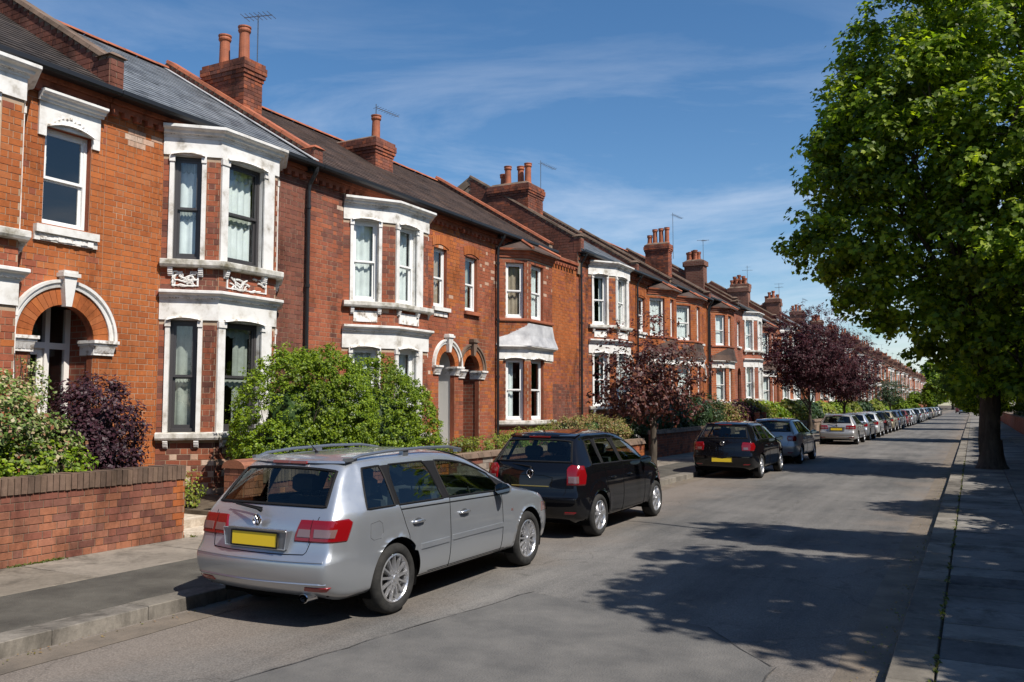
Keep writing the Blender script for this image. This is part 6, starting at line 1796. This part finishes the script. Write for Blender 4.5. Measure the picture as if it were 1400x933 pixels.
# ---- silver estate
def estate_details(root, k):
    wrap, line, rear, side, pm = k['wrap'], k['line'], k['rear'], k['side'], k['pm']
    for s in (1, -1):
        ax = (.42, .55)
        o = wrap([(-93, .735), (-94, .79), (-90, .925), (-36, .935), (-30, .90), (-38, .735)], M['red_lens'], 'tail_lamp', ax, .012, side=s, nu=26)
        wrap([(-90.5, .775), (-89, .845), (-73.5, .85), (-73.5, .775)], M['clear_lens'], 'lamp_inner', ax, .016, parent=o, side=s)
        wrap([(-71.5, .775), (-71.5, .85), (-47, .855), (-50, .78)], M['clear_lens'], 'lamp_inner', ax, .016, parent=o, side=s)
        line([(.555, .735), (.555, .93)], rear, .003, 'lamp_joint', M['gap'], parent=o, off=.012) if s > 0 else line([(-.555, .735), (-.555, .93)], rear, .003, 'lamp_joint', M['gap'], parent=o, off=.012)
        wrap([(-80, .335), (-78, .375), (-52, .375), (-56, .335)], M['red_dark'], 'bumper_reflector', ax, .008, side=s)
        # tailgate outline, bumper edge, belt chrome, rubbing strips
        line([(s * .60, .95), (s * .575, .80), (s * .56, .735), (s * .54, .66), (s * .52, .64)], rear, .0035, 'tailgate_gap', M['gap'])
        line([(.98, .985 - .045), (1.85, .975 - .05), (2.92, .955 - .05)], side(s), .007, 'belt_trim', M['trim'], off=0)
        for a, e, zz in ((1.25, 1.79, .535), (1.83, 2.93, .545)):
            b = MB(); x = s * .885; pts = [a, a + .03, e - .02, e]
            for q in range(3):
                w0 = .004 if q == 0 else .016; w1 = .004 if q == 2 else .016
                b.hexa([(s * .862, pts[q], zz), (s * .862, pts[q + 1], zz + .002), (s * (.872 + w1), pts[q + 1], zz + .002), (s * (.872 + w0), pts[q], zz), (s * .862, pts[q], zz + .055), (s * .862, pts[q + 1], zz + .057), (s * (.870 + w1), pts[q + 1], zz + .05), (s * (.870 + w0), pts[q], zz + .048)])
            b.build('rubbing_strip', pm, root)
        door_handle(root, s, .865, 1.14, .80, M['chrome_soft']); door_handle(root, s, .872, 1.98, .80, M['chrome_soft'])
        # roof rails
        b = MB(); b.tube([(s * .56, .52, 1.40), (s * .575, .70, 1.445), (s * .585, 1.1, 1.468), (s * .59, 1.7, 1.476), (s * .585, 2.2, 1.465), (s * .565, 2.50, 1.425)], [.013, .015, .015, .015, .015, .013], 8)
        for yy in (.55, 1.42, 2.44): b.box(s * .555 - .02, s * .555 + .03, yy - .045, yy + .045, 1.40, 1.462 if yy == 1.42 else 1.43)
        b.build('roof_rail', M['rail'], root, smooth=False)
        line([(1.22, .30), (3.0, .30)], side(s), .004, 'sill_gap', M['gap'])
    line([(.52, .86), (.51, .74), (.55, .715), (.66, .72), (.69, .76), (.68, .85), (.64, .875), (.52, .86)], side(1), .0022, 'fuel_flap_gap', M['gap_soft'], n=6)
    line([(-.52, .64), (-.3, .632), (0, .63), (.3, .632), (.52, .64)], rear, .005, 'tailgate_lower_gap', M['gap'], n=6)
    # number plate recess
    b = MB(); y0, z0, z1, w = -.028, .672, .825, .345
    b.hexa([(-w, y0 + .006, z0), (w, y0 + .006, z0), (w, .04, z0), (-w, .04, z0), (-w - .02, y0 + .006, z1), (w + .02, y0 + .006, z1), (w + .02, .06, z1), (-w - .02, .06, z1)])
    b.build('plate_recess', M['recess'], root)
    b = MB(); b.tube([(-w, y0, z0), (w, y0, z0), (w + .025, y0, z1), (-w - .025, y0, z1), (-w, y0, z0)], .006, 6); b.build('recess_rim', k['pm'], root)
    plate(root, y0 - .008, .690, lean=.004); ring_badge(root, -.0, .905, .048, 0)
    b = MB(); b.tube([(-.30, -.034, .838), (.36, -.03, .838)], .009, 6); b.build('tailgate_handle', M['chrome_soft'], root)
    b = MB(); b.lathe([(0, 0), (.014, 0), (.014, .02)], (0, 0, 0), seg=10); b.v = [(v[0], .012 - v[2], v[1] + .64) for v in b.v]; b.build('tailgate_lock', M['trim'], root)
    # bumper lip, exhaust, brake light, spoiler, aerial, wiper
    line([(-.74, .40), (-.4, .395), (0, .39), (.4, .395), (.74, .40)], rear, .010, 'bumper_lip', k['pm'], n=6)
    line([(-.73, .59), (-.3, .585), (.3, .585), (.73, .59)], rear, .012, 'bumper_step', k['pm'], n=6)
    b = MB(); b.lathe([(.036, .0), (.04, .005), (.04, .16), (.034, .16), (.033, .01)], (0, 0, 0), seg=14); b.v = [(v[0] * 1.3 + .50, v[2] + .045, v[1] + .265) for v in b.v]; b.build('exhaust_pipe', M['chrome'], root)
    b = MB(); pts0 = [(-.56, .50), (-.3, .42), (0, .395), (.3, .42), (.56, .50)]
    for q in range(4):
        (xa, ya), (xb, yb) = pts0[q], pts0[q + 1]
        b.hexa([(xa, ya, 1.385), (xb, yb, 1.385), (xb, yb + .18, 1.40), (xa, ya + .18, 1.40), (xa, ya + .01, 1.405), (xb, yb + .01, 1.405), (xb, yb + .18, 1.435), (xa, ya + .18, 1.435)])
    b.build('tailgate_spoiler', pm, root, smooth=False)
    b = MB(); b.hexa([(-.2, .396, 1.378), (.2, .396, 1.378), (.2, .45, 1.378), (-.2, .45, 1.378), (-.2, .398, 1.402), (.2, .398, 1.402), (.2, .45, 1.40), (-.2, .45, 1.40)]); b.build('brake_light', M['red_dark'], root)
    b = MB(); b.tube([(0, .78, 1.44), (0, .76, 1.47)], [.022, .014], 8); b.tube([(0, .77, 1.465), (0, .66, 1.56)], [.006, .003], 5); b.build('aerial', M['trim'], root)
    b = MB(); b.tube([(.02, .03, .985), (-.02, .02, 1.0), (-.34, .085, 1.02)], [.02, .012, .006], 6); b.tube([(-.40, .10, 1.03), (.0, .06, 1.005)], .007, 5); b.build('rear_wiper', M['trim'], root)
    mirrors(root, .86, 2.74, .985, pm)
    for s in (1, -1):
        b = MB(); b.hexa([(s * .875, 3.12, .70), (s * .875, 3.17, .70), (s * .86, 3.17, .70), (s * .86, 3.12, .70), (s * .872, 3.12, .725), (s * .872, 3.17, .725), (s * .86, 3.17, .725), (s * .86, 3.12, .725)]); b.build('side_repeater', M['clear_lens'], root)
        wrap([(8, .60), (14, .72), (62, .70), (66, .60)], M['clear_lens'], 'headlamp', (.40, 3.9), .008, side=s)
    b = MB(); b.box(-.38, .38, 4.40, 4.455, .5, .64); b.build('grille', M['trim'], root)
    # parcel shelf
    b = MB(); b.box(-.6, .6, .35, 1.0, .90, .92); b.build('parcel_shelf', M['pale_trim'], root)
M['chrome_soft'] = plain('chrome_soft', (0.6, 0.61, 0.63), 0.25, 0.9)
M['rail'] = plain('rail', (0.30, 0.32, 0.35), 0.35, 0.8)

M['recess'] = plain('recess', (0.22, 0.23, 0.25), 0.4, 0.7)
Z11 = [0] * 11
est = [
 [(.62, .15, .27), (.71, .07, .31), (.765, .02, .42), (.785, 0, .585), (.762, .07, .640), (.755, .10, .88), (.735, .15, .975), (.595, .50, 1.335), (.55, .45, 1.385), (.30, .42, 1.405), (0, .41, 1.41)],
 ring(.27, .838, .978, .600, 1.355, 1.428, [0, 0, 0, 0, .02, .04, .06, .36, .32, .28, .27], b6=.945),
 ring(.46, .866, .980, .606, 1.372, 1.442, [0] * 6 + [.03, .19, .17, .12, .11]),
 ring(.90, .876, .978, .612, 1.385, 1.452, [.26, .25, .22, .17, .12, .03, 0, .04, .03, .02, .02]),
 ring(.96, .877, .976, .613, 1.387, 1.455, [.27, .26, .23, .18, .13, .03, .01, .04, .03, .02, .02]),
 ring(1.72, .880, .966, .617, 1.388, 1.462, [.08, .08, .08, .08, .08, .06, 0, -.05, -.04, 0, 0]),
 ring(1.81, .880, .965, .617, 1.387, 1.461, [.0, 0, 0, 0, 0, 0, .03, -.02, -.01, 0, 0]),
 ring(2.40, .879, .955, .607, 1.352, 1.432, [0, 0, 0, 0, 0, 0, .05, -.02, -.02, .06, .08]),
 [(.70, 2.98, .22), (.836, 2.98, .275), (.873, 2.98, .42), (.878, 2.98, .585), (.876, 2.98, .66), (.865, 2.98, .87), (.838, 2.96, .945), (.665, 2.86, 1.155), (.61, 2.89, 1.205), (.31, 2.97, 1.225), (0, 3.0, 1.235)],
 [(.70, 3.18, .22), (.836, 3.18, .275), (.873, 3.18, .42), (.878, 3.18, .585), (.875, 3.18, .66), (.86, 3.18, .86), (.83, 3.20, .925), (.735, 3.28, .968), (.67, 3.40, .985), (.34, 3.50, 1.005), (0, 3.53, 1.01)],
 hood(3.55, .87, .895, .965, [0, 0, 0, 0, 0, 0, 0, 0, .02, .06, .08]),
 hood(3.95, .85, .84, .90), hood(4.22, .79, .76, .82, [0, 0, 0, 0, 0, 0, 0, .0, .02, .04, .05]),
 [(.56, 4.30, .24), (.64, 4.34, .28), (.69, 4.37, .40), (.70, 4.375, .50), (.69, 4.35, .60), (.66, 4.31, .66), (.63, 4.28, .70), (.56, 4.29, .715), (.47, 4.31, .72), (.24, 4.37, .735), (0, 4.39, .74)],
]
ESTATE = dict(st=est, glass='bbgtgtggtbbbb', screen=(7, 8), door1=(4, 5), door2=(6, 7), hood=9, wheels=(.90, 3.59), R=.322, track=.858, rim=.222, paint='silver', spokes=10,
              seats=[(1.2, 1.0), (2.08, 1.02)], dash=2.85, details=estate_details, rbulge=[.05, .06, .075, .08, .07, .06, .05])
# glass string: one letter for each gap between stations
EY = [0, .27, .46, .90, .96, 1.72, 1.81, 2.40, 2.94, 3.18, 3.55, 3.95, 4.22, 4.39]
def remap(ky, kz, sx):
    out = []
    for s in est:
        out.append([(x * sx, float(np.interp(y, EY, ky)) if y <= 4.39 else ky[-1] + y - 4.39, float(np.interp(z, [0, .27, .585, .97, 1.46, 1.6], kz))) for x, y, z in s])
    return out
def hatch_details(kind):
    def f(root, k):
        wrap, line, rear, side, pm = k['wrap'], k['line'], k['rear'], k['side'], k['pm']
        A = kind == 'A'; zb = .99 if A else .95
        for s in (1, -1):
            ax = (.40, .50)
            if A: lp, li = [(-72, .76), (-72, 1.0), (-62, 1.06), (-40, 1.04), (-36, .90), (-40, .76)], [(-69, .79), (-69, .90), (-52, .90), (-52, .79)]
            elif kind == 'B': lp, li = [(-79, .72), (-81, .86), (-76, .95), (-40, .93), (-34, .84), (-44, .72)], [(-74, .75), (-74, .82), (-60, .82), (-60, .75)]
            else: lp, li = [(-74, .74), (-77, .83), (-74, .92), (-46, .93), (-38, .84), (-44, .74)], [(-72, .80), (-72, .86), (-60, .86), (-60, .80)]
            o = wrap(lp, M['red_lens'], 'tail_lamp', ax, .014, side=s, nu=22); wrap(li, M['clear_lens'], 'lamp_inner', ax, .019, parent=o, side=s)
            wrap([(-76, .36), (-75, .395), (-56, .395), (-60, .36)], M['red_dark'], 'bumper_reflector', ax, .008, side=s)
            line([(s * .60, .98), (s * .57, .80), (s * .55, .66), (s * .52, .62)], rear, .0035, 'tailgate_gap', M['gap'])
            for yy in ((1.02, 1.72) if A else (1.16, 1.90)): door_handle(root, s, .832 if A else .852, yy, .82, pm if A else k['pm'])
            wrap([(8, .60), (14, .74), (62, .72), (66, .60)], M['clear_lens'], 'headlamp', (.38, (3.3 if A else 3.6)), .01, side=s)
            line([(1.1, .31), (2.5, .31)], side(s), .004, 'sill_gap', M['gap'])
        line([(-.72, .60), (-.3, .595), (.3, .595), (.72, .60)], rear, .008, 'bumper_step', k['pm'], n=6)
        if A:
            line([(-.30, .745), (.30, .745)], rear, .010, 'tailgate_strip', M['gold_strip'], n=6); ring_badge(root, -.02, .93, .05, 1); plate(root, -.075, .42, lean=.004)
            line([(-.33, .75), (-.35, .87), (-.2, .90), (.2, .90), (.35, .87), (.33, .75)], rear, .004, 'plate_bay_edge', M['gap'])
        elif kind == 'B':
            ring_badge(root, -.01, .91, .05, 0); plate(root, -.072, .44, lean=.004)
            line([(-.3, .66), (-.33, .78), (.33, .78), (.3, .66)], rear, .004, 'plate_bay_edge', M['gap'])
        else:
            plate(root, -.005, .66, lean=.006)
        b = MB()
        yt = .30 if A else .36; zt = 1.435 if A else 1.385
        pts0 = [(-.54, yt + .09), (-.3, yt + .02), (0, yt), (.3, yt + .02), (.54, yt + .09)]
        for q in range(4):
            (xa, ya), (xb, yb) = pts0[q], pts0[q + 1]
            b.hexa([(xa, ya, zt), (xb, yb, zt), (xb, yb + .16, zt + .01), (xa, ya + .16, zt + .01), (xa, ya + .01, zt + .02), (xb, yb + .01, zt + .02), (xb, yb + .16, zt + .045), (xa, ya + .16, zt + .045)])
        b.build('tailgate_spoiler', pm, root)
        b = MB(); b.box(-.17, .17, yt - .004, yt + .04, zt - .004, zt + .016); b.build('brake_light', M['red_dark'], root)
        b = MB(); b.tube([(0, yt + .22, zt + .03), (0, yt + .10, zt + .16)], [.008, .003], 5); b.build('aerial', M['trim'], root)
        b = MB(); b.tube([(.0, .0, zb + .03), (-.32, .06, zb + .06)], [.012, .006], 6); b.tube([(.0, -.01, zb - .03), (.0, .0, zb + .03)], .02, 6); b.build('rear_wiper', M['trim'], root)
        mirrors(root, .80 if A else .83, 2.42 if A else 2.64, 1.02 if A else .99, pm)
        b = MB(); b.box(-.34, .34, (3.76 if A else 4.06), (3.81 if A else 4.12), .5, .62); b.build('grille', M['trim'], root)
    return f
M['gold_strip'] = plain('gold_strip', (0.55, 0.40, 0.12), 0.3, 0.8)
HA = dict(ESTATE, st=remap([0, .16, .36, .74, .80, 1.48, 1.56, 2.08, 2.56, 2.78, 3.02, 3.36, 3.58, 3.74], [0, .27, .60, 1.03, 1.515, 1.66], .965), wheels=(.62, 3.17), R=.305, rim=.215, track=.838, paint='black', spokes=7,
          seats=[(1.0, 1.06), (1.8, 1.08)], dash=2.5, details=hatch_details('A'), level=3, rbulge=[.05, .06, .08, .09, .09, .08, .06])
HB = dict(HA, st=remap([0, .22, .44, .84, .90, 1.64, 1.72, 2.28, 2.76, 2.98, 3.26, 3.62, 3.86, 4.02], [0, .27, .60, .99, 1.46, 1.6], .985), wheels=(.74, 3.29), R=.31, track=.855, details=hatch_details('B'), seats=[(1.15, 1.02), (2.0, 1.04)], dash=2.7, level=2)
HC = dict(HB, details=hatch_details('C'), paint='paint2', spokes=8)
car('estate_car', 'silver estate car with roof rails, nearest to the camera', (-5.60, 5.74, 0), ESTATE)
car('hatchback_car', 'black five-door hatchback parked right in front of the silver estate', (-5.70, 11.28, 0), HA)
car('hatchback_car', 'second black hatchback, shorter and further off, standing in the tree shade', (-5.76, 22.38, 0), HB)
c4 = car('hatchback_car', 'grey-blue silver hatchback directly beyond the second black car', (-5.80, 28.6, 0), HC)
far_est = car('estate_car', 'silver-grey estate first of the long row beyond the near purple tree', (-5.75, 43.6, 0), dict(ESTATE, level=2, paint='paint2'))
index_children()
hbk = [o for o in C.objects if o.name.startswith('hatchback_car')]
order = [(hbk[2], 'silver'), (hbk[1], 'paint3'), (far_est, 'black'), (hbk[2], 'paint6'), (hbk[2], 'paint5'), (far_est, 'silver'), (hbk[1], 'paint4'), (hbk[2], 'silver'), (far_est, 'paint3'), (hbk[2], 'black'), (hbk[1], 'silver'), (far_est, 'paint5'), (hbk[2], 'paint2')]
cn = {'silver': 'silver', 'paint3': 'whitish', 'black': 'black', 'paint6': 'pale gold', 'paint5': 'dark blue', 'paint4': 'dark red', 'paint2': 'grey-blue'}
y = 49.0; cnt = {}
src_paint = {hbk[1].name: 'black_paint', hbk[2].name: 'paint_grey_blue', far_est.name: 'paint_grey_blue'}
hbk2 = hbk
src_paint = {}
for o in hbk + [far_est]:
    pm = [c.material_slots[0].material.name for c in CH[o.name] if c.name.startswith('body')][0]; src_paint[o.name] = pm
for i in range(24):
    s, p = order[i % 13]
    t = copy_tree(s, None, {src_paint[s.name]: M[p]}); t.location = (-5.72 + .05 * math.sin(i * 2.1), y, 0); t.rotation_euler = (0, 0, RD(.6 * math.sin(i * 1.7)))
    key = (cn[p], s.name.split('.')[0].replace('_car', '')); cnt[key] = cnt.get(key, 0) + 1
    t['label'] = '%s %s parked in the receding row, %s of its kind going away' % (key[0], key[1], ords[cnt[key] - 1])
    y += 5.3 + .5 * math.sin(i * 1.3)
for (x, y, p, lb) in [(-2.6, 215, 'paint4', 'red car on the road at the far end of the street'), (-1.6, 190, 'paint3', 'pale car on the road near the far end of the street')]:
    t = copy_tree(hbk[2], None, {src_paint[hbk[2].name]: M[p]}); t.location = (x, y, 0); t['label'] = lb; t['group'] = 'cars driving at the street end'
